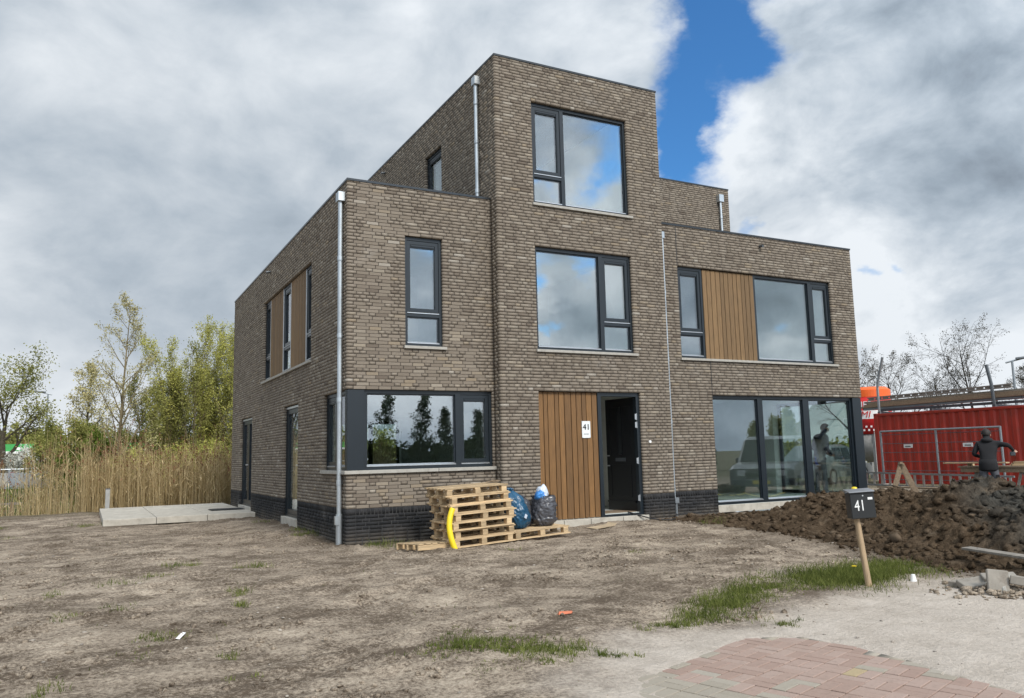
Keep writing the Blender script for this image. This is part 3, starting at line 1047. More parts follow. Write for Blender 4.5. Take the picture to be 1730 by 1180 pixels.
# floors, ceilings, partitions
mb = MB()
mb.box(0.3, XR - 0.05, 0.05, YB - 0.3, 0.10, 0.25)
mb.box(3.6, 5.8, YT + 0.1, 0.06, 0.10, 0.245)
mb.build('ground_floor_slab', M_screed, house)
mb = MB()
mb.box(0.3, XR - 0.3, 0.2, YB - 0.3, 2.72, 3.02)
mb.box(XT + 0.3, XTR - 0.3, YT + 0.3, 0.21, 2.72, 3.02)
mb.build('upper_floor_slab', M_plaster, house)
mb = MB()
mb.box(0.3, XR - 0.3, 0.2, YB - 0.3, 5.62, 5.93)
mb.box(XT + 0.3, XTR - 0.3, YT + 0.3, 0.21, 5.62, 5.93)
mb.build('top_floor_slab', M_plaster, house)
mb = MB()
mb.box(0.02, XT + 0.02, 0.02, YB - 0.02, 5.94, ZR - 0.10)
mb.box(XTR - 0.02, XR - 0.02, 0.02, 4.06, 5.94, ZR - 0.10)
mb.box(XT + 0.02, XTR - 0.02, YT + 0.02, YB - 0.02, ZT - 0.3, ZT - 0.08)
mb.box(XTR - 0.03, XR - 0.02, 4.06, YB - 0.02, ZT - 0.3, ZT - 0.09)
mb.build('flat_roof', M_roof, house)
for (x0, x1, y0, y1, z0, z1) in ((4.70, 4.80, 0.1, 5.0, 0.25, 2.72), (0.33, 1.2, 9.2, 9.3, 0.25, 2.72), (6.35, 6.45, 0.3, 11.7, 0.25, 2.72), (4.80, 6.4, 5.0, 5.1, 0.25, 2.72),
                                 (6.45, 7.2, 8.4, 8.5, 0.25, 2.72), (2.9, 3.0, 0.3, 11.7, 3.02, 5.62), (6.45, 6.55, 0.3, 11.7, 3.02, 5.62), (0.3, 12.3, 4.2, 4.3, 3.02, 5.62), (9.0, 9.1, 0.34, 4.2, 3.02, 5.62),
                                 (3.0, 6.4, 4.2, 4.3, 5.93, 8.7)):
    mb = MB()
    mb.box(x0, x1, y0, y1, z0, z1)
    mb.build('partition_wall', M_plaster, house)

# roof edge trims
def trim(F, u0, u1, z, e0=0.012, e1=0.012):
    mb = MB()
    F.box(mb, u0 - e0, u1 + e1, -0.012, 0.18, z - 0.026, z + 0.012)
    return mb.build('roof_trim', M_coping, house)


trim(FRONT, 0, XT, ZR, e1=-0.002)
trim(LEFT, 0.19, YB, ZR)
trim(TOWER, XT, XTR, ZT)
trim(TSIDE, YT + 0.19, YB, ZT)
trim(FRONT, XTR, XR, ZR, e0=-0.002)
trim(REAR, XTR, XR, ZT, e0=-0.002)
trim(TR_SIDE, YT + 0.19, 4.02, ZT)
trim(RIGHT, 0.19, YB, ZR)
trim(RIGHT, 4.24, YB, ZT)


# ------------------------------------------------------------------ windows
def pane(F, win, u0, u1, z0, z1, d=0.108):
    mb = MB()
    F.box(mb, u0, u1, d, d + 0.022, z0, z1)
    return mb.build('pane', M_glass, win)


def drip(F, win, u0, u1, z):
    mb = MB()
    mb.hexa([F.at(u0, 0.052, z - 0.004), F.at(u1, 0.052, z - 0.004), F.at(u1, 0.10, z), F.at(u0, 0.10, z),
             F.at(u0, 0.052, z + 0.006), F.at(u1, 0.052, z + 0.006), F.at(u1, 0.10, z + 0.034), F.at(u0, 0.10, z + 0.034)])
    return mb.build('drip_strip', M_alu, win)


def ring(F, mb, u0, u1, z0, z1, wd, d0, d1):
    F.box(mb, u0, u1, d0, d1, z1 - wd, z1)
    F.box(mb, u0, u1, d0, d1, z0, z0 + wd)
    F.box(mb, u0, u0 + wd, d0, d1, z0 + wd, z1 - wd)
    F.box(mb, u1 - wd, u1, d0, d1, z0 + wd, z1 - wd)


def window(F, u0, u1, z0, z1, mull, cells, sill=True, name='window', left=0.055, right=0.055, bottom=0.055, mw=0.055):
    """mull: (u centre, z0, z1, half width); cells: (u0, u1, z0, z1, kind)"""
    mb = MB()
    f0, f1 = 0.062, 0.15
    F.box(mb, u0, u1, f0, f1, z1 - 0.062, z1)
    F.box(mb, u0, u1, f0, f1, z0, z0 + bottom)
    if left:
        F.box(mb, u0, u0 + left, f0, f1, z0 + bottom, z1 - 0.062)
    if right:
        F.box(mb, u1 - right, u1, f0, f1, z0 + bottom, z1 - 0.062)
    for m_ in mull:
        F.box(mb, m_[0] - m_[3], m_[0] + m_[3], f0, f1, m_[1], m_[2])
    for c_ in cells:
        if len(c_) == 6:          # a transom bar
            F.box(mb, c_[0], c_[1], f0 + 0.004, f1 - 0.002, c_[2], c_[3])
    win = mb.build(name, M_frame, house)
    for c_ in cells:
        if len(c_) == 6:
            continue
        a, b, c, d, kind = c_
        if kind == 'fixed':
            mb = MB()
            ring(F, mb, a, b, c, d, 0.022, 0.092, 0.14)
            mb.build('glazing_bead', M_frame, win)
            pane(F, win, a + 0.02, b - 0.02, c + 0.02, d - 0.02)
            drip(F, win, a + 0.004, b - 0.004, c + 0.004)
        elif kind == 'sash':
            mb = MB()
            ring(F, mb, a + 0.006, b - 0.006, c + 0.03, d - 0.006, 0.062, 0.074, 0.14)
            mb.build('sash', M_frame, win)
            mb = MB()
            F.box(mb, a + 0.075, b - 0.075, 0.080, 0.13, d - 0.125, d - 0.07)
            F.box(mb, a + 0.085, b - 0.085, 0.068, 0.081, d - 0.108, d - 0.085)
            mb.build('vent_grille', M_frame, win)
            pane(F, win, a + 0.06, b - 0.06, c + 0.085, d - 0.11)
            drip(F, win, a + 0.004, b - 0.004, c + 0.004)
    if sill:
        mb = MB()
        F.box(mb, u0 - 0.03, u1 + 0.05, -0.045, 0.14, z0 - 0.052, z0 - 0.002)
        mb.build('window_sill', M_sill, house, bevel=0.004)
    return win


def tall(F, a, b, z0, z1, zt):
    """cells of a sash over a fixed light"""
    return [(a, b, zt - 0.03, zt + 0.03, 't', 0), (a, b, zt + 0.03, z1, 'sash'), (a, b, z0, zt - 0.03, 'fixed')]


Z0, Z1 = 3.345, 5.325
# narrow window of the left wing
window(FRONT, 1.043, 1.765, Z0, Z1, [], tall(FRONT, 1.098, 1.71, Z0 + 0.055, Z1 - 0.062, 3.91))
# tower windows
window(TOWER, 3.541, 5.79, 6.165, 8.205, [(4.255, 6.22, 8.143, 0.04)],
       tall(TOWER, 3.596, 4.215, 6.22, 8.143, 6.74) + [(4.295, 5.735, 6.22, 8.143, 'fixed')])
window(TOWER, 3.541, 5.775, Z0, Z1, [(5.055, Z0 + 0.055, Z1 - 0.062, 0.045)],
       [(3.596, 5.01, Z0 + 0.055, Z1 - 0.062, 'fixed')] + tall(TOWER, 5.10, 5.72, Z0 + 0.055, Z1 - 0.062, 3.92))
# right wing, first floor
wA = window(FRONT, 7.178, 7.89, Z0, Z1, [], tall(FRONT, 7.233, 7.835, Z0 + 0.055, Z1 - 0.062, 3.88), sill=False)
wB = window(FRONT, 9.385, 11.829, Z0, Z1, [(11.17, Z0 + 0.055, Z1 - 0.062, 0.05)],
            [(9.44, 11.12, Z0 + 0.055, Z1 - 0.062, 'fixed')] + tall(FRONT, 11.22, 11.774, Z0 + 0.055, Z1 - 0.062, 3.90), sill=False)
mb = MB()
FRONT.box(mb, 7.14, 11.88, -0.045, 0.14, Z0 - 0.052, Z0 - 0.002)
mb.build('window_sill', M_sill, house, bevel=0.004)
# left face, first floor: three narrow lights between two timber panels
for a, b in ((2.497, 3.13), (4.55, 5.30), (6.75, 7.378)):
    window(LEFT, a, b, Z0, Z1, [], tall(LEFT, a + 0.055, b - 0.055, Z0 + 0.055, Z1 - 0.062, 3.90), sill=False)
mb = MB()
LEFT.box(mb, 2.46, 7.43, -0.045, 0.14, Z0 - 0.052, Z0 - 0.002)
mb.build('window_sill', M_sill, house, bevel=0.004)
# silver cover strips beside the timber panels
for u in (3.135, 4.545, 5.305, 6.745):
    mb = MB()
    LEFT.box(mb, u - 0.018, u + 0.018, 0.052, 0.10, Z0 + 0.002, Z1 - 0.02)
    mb.build('cover_strip', M_alu, house)
# tower side window
window(TSIDE, 2.35, 3.30, 6.3, 8.145, [], [(2.405, 3.245, 6.36, 8.083, 'sash')], sill=False)

# corner window of the left wing
wc = window(FRONT, 0.305, 2.72, 1.21, ZO, [(2.05, 1.265, 2.503, 0.05)], [(0.36, 2.0, 1.265, 2.503, 'fixed'), (2.10, 2.665, 1.265, 2.503, 'sash')], sill=False, left=0.055)
window(LEFT, 0.16, 1.501, 1.21, ZO, [(0.86, 1.265, 2.503, 0.05)], [(0.17, 0.81, 1.265, 2.503, 'fixed'), (0.91, 1.446, 1.265, 2.503, 'sash')], sill=False, left=0.01)
mb = MB()
mb.box(0.012, 0.303, 0.012, 0.158, 1.212, ZO - 0.004)
mb.build('corner_post', M_frame, house, bevel=0.004)
mb = MB()
mb.box(-0.05, 0.14, 0.142, 1.55, 1.150, 1.208)
mb.box(-0.05, 1.62, -0.05, 0.14, 1.150, 1.208)
mb.box(1.63, 2.752, -0.05, 0.14, 1.150, 1.208)
mb.build('window_sill', M_sill, house, bevel=0.004)

# large ground floor glazing of the right wing, turning the corner
window(FRONT, 7.955, 12.30, 0.25, ZO, [(9.37, 0.305, 2.503, 0.075), (10.79, 0.305, 2.503, 0.095)],
       [(8.01, 9.295, 0.305, 2.503, 'fixed'), (9.445, 10.695, 0.305, 2.503, 'fixed'), (10.885, 12.245, 0.305, 2.503, 'fixed')], sill=False)
window(RIGHT, 0.18, 2.55, 0.25, ZO, [], [(0.235, 2.495, 0.305, 2.503, 'fixed')], sill=False)
mb = MB()
mb.box(12.302, XR - 0.012, 0.012, 0.178, 0.252, ZO - 0.004)
mb.build('corner_post', M_frame, house, bevel=0.004)
mb = MB()
mb.box(7.97, XR - 0.02, 0.02, 0.30, 0.10, 0.245)
mb.build('door_sill', M_concrete, house)
window(BACK, 2.9, 5.18, 0.25, ZO, [(4.23, 0.305, 2.503, 0.05)], [(2.955, 4.18, 0.305, 2.503, 'fixed'), (4.28, 5.125, 0.305, 2.503, 'fixed')], sill=False)


def planks(F, name, u0, u1, z0, z1, n, mat, d=0.05, jit=0.012):
    mb = MB()
    F.box(mb, u0, u1, d + 0.03, d + 0.10, z0, z1)
    panel = mb.build(name, M_black, house)
    cuts = [u0 + (u1 - u0) * i / n + (rnd.uniform(-jit, jit) if 0 < i < n else 0) for i in range(n + 1)]
    for a, b in zip(cuts[:-1], cuts[1:]):
        mb = MB()
        F.box(mb, a + 0.0065, b - 0.0065, d + rnd.uniform(-.002, .002), d + 0.028, z0 + 0.003, z1 - 0.006)
        c = Vector(F.at((a + b) / 2, d, z0))
        mb.v = [tuple(Vector(p) - c) for p in mb.v]
        mb.build('plank', mat, panel, bevel=0.002, loc=c)
    return panel


tag(planks(FRONT, 'timber_panel', 7.892, 9.383, Z0, Z1 - 0.01, 12, M_cedar_grey), 'light brown vertical timber panel')
planks(LEFT, 'timber_panel', 3.155, 4.525, Z0, Z1 - 0.01, 11, M_cedar_grey)
planks(LEFT, 'timber_panel', 5.325, 6.725, Z0, Z1 - 0.01, 11, M_cedar_grey)
tag(planks(TOWER, 'timber_cladding', 3.533, 4.862, 0.20, ZO, 11, M_cedar, d=0.07, jit=0.018), 'warm brown timber cladding beside the front door')

# ------------------------------------------------------------------ front door
mb = MB()
for a, b, c, d in ((4.864, 4.945, 0.20, ZO - 0.003), (5.775, 5.853, 0.20, ZO - 0.003), (4.945, 5.775, ZO - 0.075, ZO - 0.003), (4.945, 5.775, 0.20, 0.235)):
    TOWER.box(mb, a, b, 0.055, 0.16, c, d)
frame = mb.build('door_frame', M_frame, house)
door = link('front_door', None, house, (5.772, YT + 0.155, 0.24), (0, 0, R(-83)))
tag(door, 'black front door standing open inwards')
mb = MB()            # leaf extends along local -x, outside is -y
mb.box(-0.83, 0, 0, 0.05, 0, 2.245)
mb.build('door_leaf', M_black, door)
for (x0, x1, z0, z1) in ((-0.72, -0.11, 0.28, 0.92), (-0.72, -0.50, 1.10, 2.10), (-0.33, -0.11, 1.10, 2.10)):
    mb = MB()
    for a, b, c, d in ((x0, x1, z0, z0 + 0.025), (x0, x1, z1 - 0.025, z1), (x0, x0 + 0.025, z0 + 0.025, z1 - 0.025), (x1 - 0.025, x1, z0 + 0.025, z1 - 0.025)):
        mb.box(a, b, -0.012, -0.001, c, d)
    mb.build('door_moulding', M_black, door)
mb = MB()
mb.box(-0.82, -0.01, -0.03, -0.002, 0.17, 0.205)
mb.build('weather_bar', M_black, door)
mb = MB()
mb.box(-0.475, -0.355, -0.008, -0.002, 1.12, 2.08)
mb.build('door_light', M_carglass, door)
mb = MB()
mb.box(-0.56, -0.27, -0.012, -0.002, 0.985, 1.055)
mb.build('letter_slot', M_darksteel, door)
for z in (1.10, 0.90):
    mb = MB()
    mb.tube([(-0.78, 0, z), (-0.78, -0.045, z), (-0.70, -0.05, z)], 0.011, 8)
    mb.build('handle' if z > 1 else 'lock_cylinder', M_alu, door)
for z in (0.44, 1.16, 1.86, 2.02):
    mb = MB()
    mb.box(5.735, 5.774, YT + 0.052, YT + 0.058, z + 0.02, z + 0.13)
    mb.tube([(5.772, YT + 0.05, z + 0.01), (5.772, YT + 0.05, z + 0.14)], 0.009, 8)
    mb.build('hinge', M_alu, house)
for x0, x1 in ((3.40, 3.98), (3.99, 4.57), (4.58, 5.30), (5.31, 5.92)):
    mb = MB()
    mb.box(x0, x1, YT - 0.03, YT + 0.15, 0.0, 0.19)
    mb.build('step_block', M_concrete, house, bevel=0.006)
mb = MB()
mb.box(4.95, 5.77, YT + 0.17, YT + 0.75, 0.247, 0.256)
mb.build('door_mat', M_oldwood, house)
# doorbell
mb = MB()
mb.tube([(6.03, YT - 0.022, 1.60), (6.03, YT + 0.01, 1.60)], 0.028, 12)
mb.build('doorbell', M_white, house)

# two glazed doors of the left face
for i, (a, b) in enumerate(((3.53, 4.90), (8.743, 10.50))):
    mb = MB()
    for q in ((a, a + 0.07, 0.22, ZO - 0.003), (b - 0.07, b, 0.22, ZO - 0.003), (a + 0.07, b - 0.07, ZO - 0.07, ZO - 0.003), (a + 0.07, b - 0.07, 0.22, 0.27)):
        LEFT.box(mb, q[0], q[1], 0.062, 0.15, q[2], q[3])
    dr = mb.build('garden_door', M_frame, house)
    leaves = [(a + 0.075, b - 0.075)] if i == 0 else [(a + 0.075, (a + b) / 2 - 0.004), ((a + b) / 2 + 0.004, b - 0.075)]
    for c, d in leaves:
        mb = MB()
        ring(LEFT, mb, c, d, 0.275, ZO - 0.075, 0.09, 0.075, 0.14)
        mb.build('door_leaf', M_frame, dr)
        pane(LEFT, dr, c + 0.085, d - 0.085, 0.36, ZO - 0.16)
    mb = MB()
    LEFT.box(mb, a + 0.01, b - 0.01, 0.05, 0.066, ZO - 0.06, ZO - 0.02)
    mb.build('drip_strip', M_alu, dr)
    mb = MB()
    u = leaves[-1][0] + 0.045
    mb.tube([LEFT.at(u, 0.08, 1.30), LEFT.at(u, 0.03, 1.30), LEFT.at(u + 0.11, 0.03, 1.30)], 0.011, 8)
    mb.build('handle', M_alu, dr)
    mb = MB()
    LEFT.box(mb, a - 0.02, b + 0.02, -0.03, 0.2, 0.02, 0.21)
    mb.build('door_sill', M_concrete, house, bevel=0.005)


# ------------------------------------------------------------------ downpipes and spouts
def downpipe(x, y, z0, z1, rad, wall, hop=(0.075, 0.06, 0.19), col=(), lab=None, foot=False):
    mb = MB()
    mb.tube([(x, y, z0), (x, y, z1)], rad, 14)
    p = mb.build('downpipe', M_zinc, house, smooth=False)
    if lab:
        p['label'] = lab
    mb = MB()
    mb.box(x - hop[0], x + hop[0], y - hop[1], y + hop[1], z1, z1 + hop[2])
    mb.build('hopper', M_zinc, p, bevel=0.006)
    for z in col:
        mb = MB()
        mb.tube([(x, y, z - 0.035), (x, y, z + 0.035)], rad + 0.007, 14)
        mb.tube([(x, y, z - 0.05), (x, y, z - 0.045)], rad + 0.011, 14)
        mb.tube([(x, y, z), (x + wall[0], y + wall[1], z)], 0.008, 6)
        mb.build('pipe_collar', M_zinc, p)
    if foot:
        mb = MB()
        mb.tube([(x, y, z0 - 0.1), (x, y, z0 + 0.50)], rad + 0.012, 14)
        mb.obox((x - 0.05 * (1 if wall[0] else 0), y - 0.04, z0 + 0.40), (0.035, 0, 0), (0, 0.035, 0), (0, 0, 0.07))
        mb.build('leaf_trap', M_zinc, p)
    return p


downpipe(-0.062, 0.22, 0.0, 5.86, 0.042, (0.06, 0), (0.062, 0.085, 0.17), (1.02, 2.4, 3.5, 4.85), 'long zinc downpipe on the left corner', True)
downpipe(XT - 0.06, 0.43, 6.22, 8.66, 0.040, (0.06, 0), (0.06, 0.08, 0.17), (6.5, 7.5, 8.3))
downpipe(6.765, -0.05, 0.46, 5.86, 0.026, (0, 0.05), (0.045, 0.04, 0.15), (0.62, 2.0, 3.3, 4.7), 'thin pale downpipe between the tower and the right wing')
mb = MB()
mb.tube([(6.80, -0.05, 0.0), (6.79, -0.05, 0.46)], 0.030, 12)
mb.box(6.74, 6.84, -0.10, -0.02, 0.36, 0.47)
mb.build('pipe_foot', M_galv, house)
downpipe(12.23, 3.98, 6.15, 8.55, 0.036, (0, 0.06), (0.085, 0.07, 0.22), (6.6, 8.1))
for F, u, z in ((FRONT, 9.61, 6.0), (LEFT, 6.64, 6.0), (TSIDE, 6.1, 8.75)):
    mb = MB()
    mb.tube([F.at(u, 0.05, z), F.at(u, -0.10, z - 0.02)], 0.032, 12)
    mb.build('overflow_spout', M_darksteel, house)

# expansion joints are the dark seams in the right wing
for u, z0, z1 in ((7.178, 5.34, 6.17), (7.955, 2.58, 3.28)):
    mb = MB()
    FRONT.box(mb, u - 0.007, u + 0.007, -0.004, 0.02, z0, z1)
    mb.build('expansion_joint', M_black, house)

# house number plate
plate = thing('house_number_plate', 'white house number plate reading 41 on the timber cladding', 'sign', (4.585, YT + 0.055, 1.85))
mb = MB()
mb.box(-0.095, 0.095, -0.004, 0.008, -0.16, 0.16)
mb.build('plate', M_plate, plate, bevel=0.003)
o = link('digits', text_mesh('41', 0.155, 0.004, M_digit), plate, (0.0, -0.010, 0.045), (R(90), 0, 0))
o.scale = (1.05, 1.0, 1)
mb = MB()
for i, wd in enumerate((0.010, 0.008, 0.011, 0.006, 0.010, 0.009, 0.010)):
    mb.box(-0.055 + i * 0.016, -0.055 + i * 0.016 + wd, -0.0075, -0.0045, -0.092, -0.078)
mb.build('small_print', M_digit, plate)
for sx, sz in ((-1, -1), (1, -1), (-1, 1), (1, 1)):
    mb = MB()
    mb.tube([(sx * 0.082, -0.004, sz * 0.147), (sx * 0.082, -0.008, sz * 0.147)], 0.006, 8)
    mb.build('screw', M_alu, plate)

# ------------------------------------------------------------------ ground, ditch, soil heap, paved road
def axis(parts):
    a = [np.arange(p, q, st) for p, q, st in parts]
    return np.concatenate(a + [[parts[-1][1]]])


def geo(a, b, n):
    return np.sign(a) * np.geomspace(abs(a), abs(b), n)


gxs = np.concatenate([geo(-900, -10.2, 34), axis([(-10, 8, 0.042), (8, 16, 0.12)]), geo(16.6, 900, 40)])
gys = np.concatenate([geo(-500, -12.9, 30), axis([(-12.5, -5, 0.034), (-5, 3, 0.055), (3, 16, 0.10), (16, 40, 0.5)]), geo(41, 1200, 34)])
GX, GY = np.meshgrid(gxs, gys)
GZ = gz(GX, GY)
nx, ny = len(gxs), len(gys)
idx = np.arange(nx * ny).reshape(ny, nx)
F4 = np.stack([idx[:-1, :-1], idx[:-1, 1:], idx[1:, 1:], idx[1:, :-1]], -1).reshape(-1, 4)
# no ground under the house's floor
cxm = (GX[:-1, :-1] + GX[1:, 1:]).ravel() / 2
cym = (GY[:-1, :-1] + GY[1:, 1:]).ravel() / 2
F4 = F4[~((cxm > 0.25) & (cxm < 12.3) & (cym > 0.25) & (cym < 11.7))]
dr_ = poly_dist(GX, GY, ROAD)
sandm = np.clip(1 - sst(dr_ + 0.25 * fbm(GX, GY, 1.5, 3), -0.25, 0.75), 0, 1) * 0.92
toe_d = GX - np.interp(GY, _ty, _tx)
moist = np.clip(sst(toe_d, -0.7, 0.25) * (1 - sst(GY, -0.6, 0.0)) * sst(GY, -9.0, -7.2), 0, 1) + 0.0
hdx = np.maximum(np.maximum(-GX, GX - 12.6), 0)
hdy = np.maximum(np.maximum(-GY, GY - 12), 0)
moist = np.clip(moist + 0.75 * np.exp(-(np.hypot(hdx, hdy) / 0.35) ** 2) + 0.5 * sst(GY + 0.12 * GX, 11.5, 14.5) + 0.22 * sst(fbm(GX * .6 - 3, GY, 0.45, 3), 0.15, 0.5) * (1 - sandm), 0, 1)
green = np.clip(sst(GY + 0.12 * (GX + 4), 15.0, 16.2) + sst(np.hypot(GX + 3.8, GY + 13.1), 24, 34), 0, 1) * 0.95
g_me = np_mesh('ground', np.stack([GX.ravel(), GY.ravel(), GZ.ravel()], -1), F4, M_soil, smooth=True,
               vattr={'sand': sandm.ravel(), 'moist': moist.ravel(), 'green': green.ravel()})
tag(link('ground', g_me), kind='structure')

mb = MB()
mb.quad((-200, 14, -0.62), (60, 14, -0.62), (60, 36, -0.62), (-200, 36, -0.62))
tag(mb.build('water', M_water), kind='structure')

# soil heap
hx = np.arange(4.6, 15.0, 0.04)
hy = np.arange(-12.0, -0.1, 0.04)
HX, HY = np.meshgrid(hx, hy)
HB = gz(HX, HY, False)
HZ = HB + mound(HX, HY)
hn = len(hx)
hid = np.arange(HX.size).reshape(HX.shape)
HF = np.stack([hid[:-1, :-1], hid[:-1, 1:], hid[1:, 1:], hid[1:, :-1]], -1).reshape(-1, 4)
keep = mound(HX, HY).ravel()[HF].max(1) > -0.055
heap = thing('soil_heap', 'long heap of dark dug-out soil in front of the right wing', 'soil heap', (0, 0, 0))
link('soil', np_mesh('soil', np.stack([HX.ravel(), HY.ravel(), HZ.ravel()], -1), HF[keep], M_dug, smooth=True), heap)


def lumps(n, pts, sizes, name, mat, parent=None, flat=0.7, sub=1, kind='stuff', rough=0.32):
    """many irregular clods or pebbles joined into one mesh"""
    bm = bmesh.new()
    bmesh.ops.create_icosphere(bm, subdivisions=sub, radius=1)
    base = np.array([v.co for v in bm.verts])
    tri = np.array([[v.index for v in f.verts] for f in bm.faces])
    bm.free()
    nv = len(base)
    jit = 1 + npr.uniform(-rough, rough, (n, nv, 1))
    sc = sizes[:, None, None] * np.stack([npr.uniform(.75, 1.3, n), npr.uniform(.75, 1.3, n), npr.uniform(.45, 1.0, n) * flat * 1.2], -1)[:, None, :]
    V = base[None] * jit * sc
    a = npr.uniform(0, 2 * np.pi, n)
    ca, sa = np.cos(a)[:, None], np.sin(a)[:, None]
    x, y = V[..., 0] * ca - V[..., 1] * sa, V[..., 0] * sa + V[..., 1] * ca
    V = np.stack([x, y, V[..., 2]], -1) + pts[:, None, :]
    Fc = (np.arange(n)[:, None, None] * nv + tri[None]).reshape(-1, 3)
    o = link(name, np_mesh(name, V.reshape(-1, 3), Fc, mat, npr.random(n).repeat(len(tri)), smooth=False), parent)
    return tag(o, kind=kind)


n = 11000
px = npr.uniform(5.2, 12.6, n)
py = npr.uniform(-9.6, -0.5, n)
m_ = mound(px, py)
ok = m_ > 0.02
px, py, m_ = px[ok], py[ok], m_[ok]
sz = 0.008 + 0.075 * npr.random(len(px)) ** 5.5
lumps(len(px), np.stack([px, py, gz(px, py, False) + m_ + sz * 0.1], -1), sz, 'soil_clods', M_dug, heap, 0.75, rough=0.5)
k_ = npr.random(len(px)) < 0.22
M_dry = plain('dry_clod', (0.115, 0.086, 0.060), 1.0, var=0.4, scale=9, bstr=0.4, bscale=30, spec=0.05)
q_ = npr.permutation(len(px))[:420]
sz = 0.008 + 0.085 * npr.random(420) ** 4
lumps(420, np.stack([px[q_] + 0.05, py[q_] + 0.05, gz(px[q_], py[q_], False) + m_[q_] + sz * 0.25], -1), sz, 'dry_clods', M_dry, heap, 0.8, rough=0.5)
# crumbs spilling off the foot of the heap
n = 1500
py = npr.uniform(-9.0, -0.4, n)
px = np.interp(py, _ty, _tx) - np.abs(npr.normal(0, 0.17, n)) + 0.12
sz = 0.005 + 0.040 * npr.random(n) ** 5
lumps(n, np.stack([px, py, gz(px, py) + sz * 0.3], -1), sz, 'spilled_clods', M_dug, heap, 0.75, rough=0.5)
# loose clods and pebbles lying on the plot
n = 5200
px = npr.uniform(-9, 7, n)
py = -12 + 26 * npr.random(n) ** 1.15
ok = ((px < 0) | (py < -0.1)) & (px < np.interp(py, _ty, _tx)) & (poly_dist(px, py, ROAD) > 0.0) & (fbm(px, py, 0.7, 2) + npr.normal(0, .25, n) > 0.05)
px, py = px[ok], py[ok]
sz = 0.004 + 0.030 * npr.random(len(px)) ** 5
lumps(len(px), np.stack([px, py, gz(px, py) + sz * 0.2], -1), sz, 'soil_crumbs', M_soil, None, 0.7)
nc = 260
ccx, ccy = npr.uniform(-8, 6.5, nc), -11.5 + 16 * npr.random(nc) ** 1.1
w_ = npr.integers(0, nc, 9000)
rad_ = npr.uniform(0.05, 0.28, nc)
px, py = ccx[w_] + npr.normal(0, 1, 9000) * rad_[w_], ccy[w_] + npr.normal(0, 0.6, 9000) * rad_[w_]
ok = ((px < -0.05) | (py < -0.12)) & (px < np.interp(py, _ty, _tx)) & (poly_dist(px, py, ROAD) > 0.15)
px, py = px[ok], py[ok]
sz = 0.004 + 0.026 * npr.random(len(px)) ** 3.5
lumps(len(px), np.stack([px, py, gz(px, py) + sz * 0.25], -1), sz, 'soil_crumbs', M_soil, None, 0.75, rough=0.45)
n = 1400
px = npr.uniform(-7, 6.5, n)
py = npr.uniform(-12, 4, n)
ok = ((px < 0) | (py < -0.1)) & (px < np.interp(py, _ty, _tx))
px, py = px[ok], py[ok]
sz = 0.004 + 0.016 * npr.random(len(px)) ** 4
M_pebble = plain('pebble_stone', (0.30, 0.265, 0.225), 0.9, var=0.4, scale=3)
lumps(len(px), np.stack([px, py, gz(px, py) + sz * 0.3], -1), sz, 'pebbles', M_pebble, None, 0.6)

# paving: blocks in pairs, laid crosswise
mb = MB()
mb.v += [(x, y, -0.26) for x, y in ROAD] + [(x, y, -0.20) for x, y in ROAD]
nr = len(ROAD)
mb.f += [tuple(range(nr))[::-1], tuple(range(nr, 2 * nr))] + [(i, (i + 1) % nr, nr + (i + 1) % nr, nr + i) for i in range(nr)]
mb.mi += [0] * (nr + 2)
road = tag(mb.build('road', M_soil), kind='structure')
ax = np.array((0.300, -0.954))
bx = np.array((0.954, 0.300))
pav = []
B = 0.203
for i in range(-40, 41):
    for j in range(-40, 41):
        for h in (0, 1):
            if (i + j) % 2 == 0:
                c = np.array((0.2, -9.0)) + ax * (i * B) + bx * (j * B + (h - .5) * B / 2)
                ang = math.atan2(ax[1], ax[0])
            else:
                c = np.array((0.2, -9.0)) + ax * (i * B + (h - .5) * B / 2) + bx * (j * B)
                ang = math.atan2(bx[1], bx[0])
            pav.append((c[0], c[1], ang))
pav = np.array(pav)
pin = poly_dist(pav[:, 0], pav[:, 1], ROAD) < -0.06
pav = pav[pin]
isred = poly_dist(pav[:, 0], pav[:, 1], RED) < 0.02


def paver_mesh(mat, seed):
    r_ = random.Random(seed)
    bm = bmesh.new()
    bmesh.ops.create_cube(bm, size=1.0)
    for v in bm.verts:
        v.co = Vector((v.co.x * 0.195, v.co.y * 0.0935, v.co.z * 0.07)) + Vector([r_.uniform(-0.001, 0.001) for _ in range(3)])
    bmesh.ops.bevel(bm, geom=[e for e in bm.edges if all(v.co.z > 0 for v in e.verts)], offset=0.003, segments=1, affect='EDGES')
    me = bpy.data.meshes.new('paver')
    bm.to_mesh(me)
    bm.free()
    me.materials.append(mat)
    return me


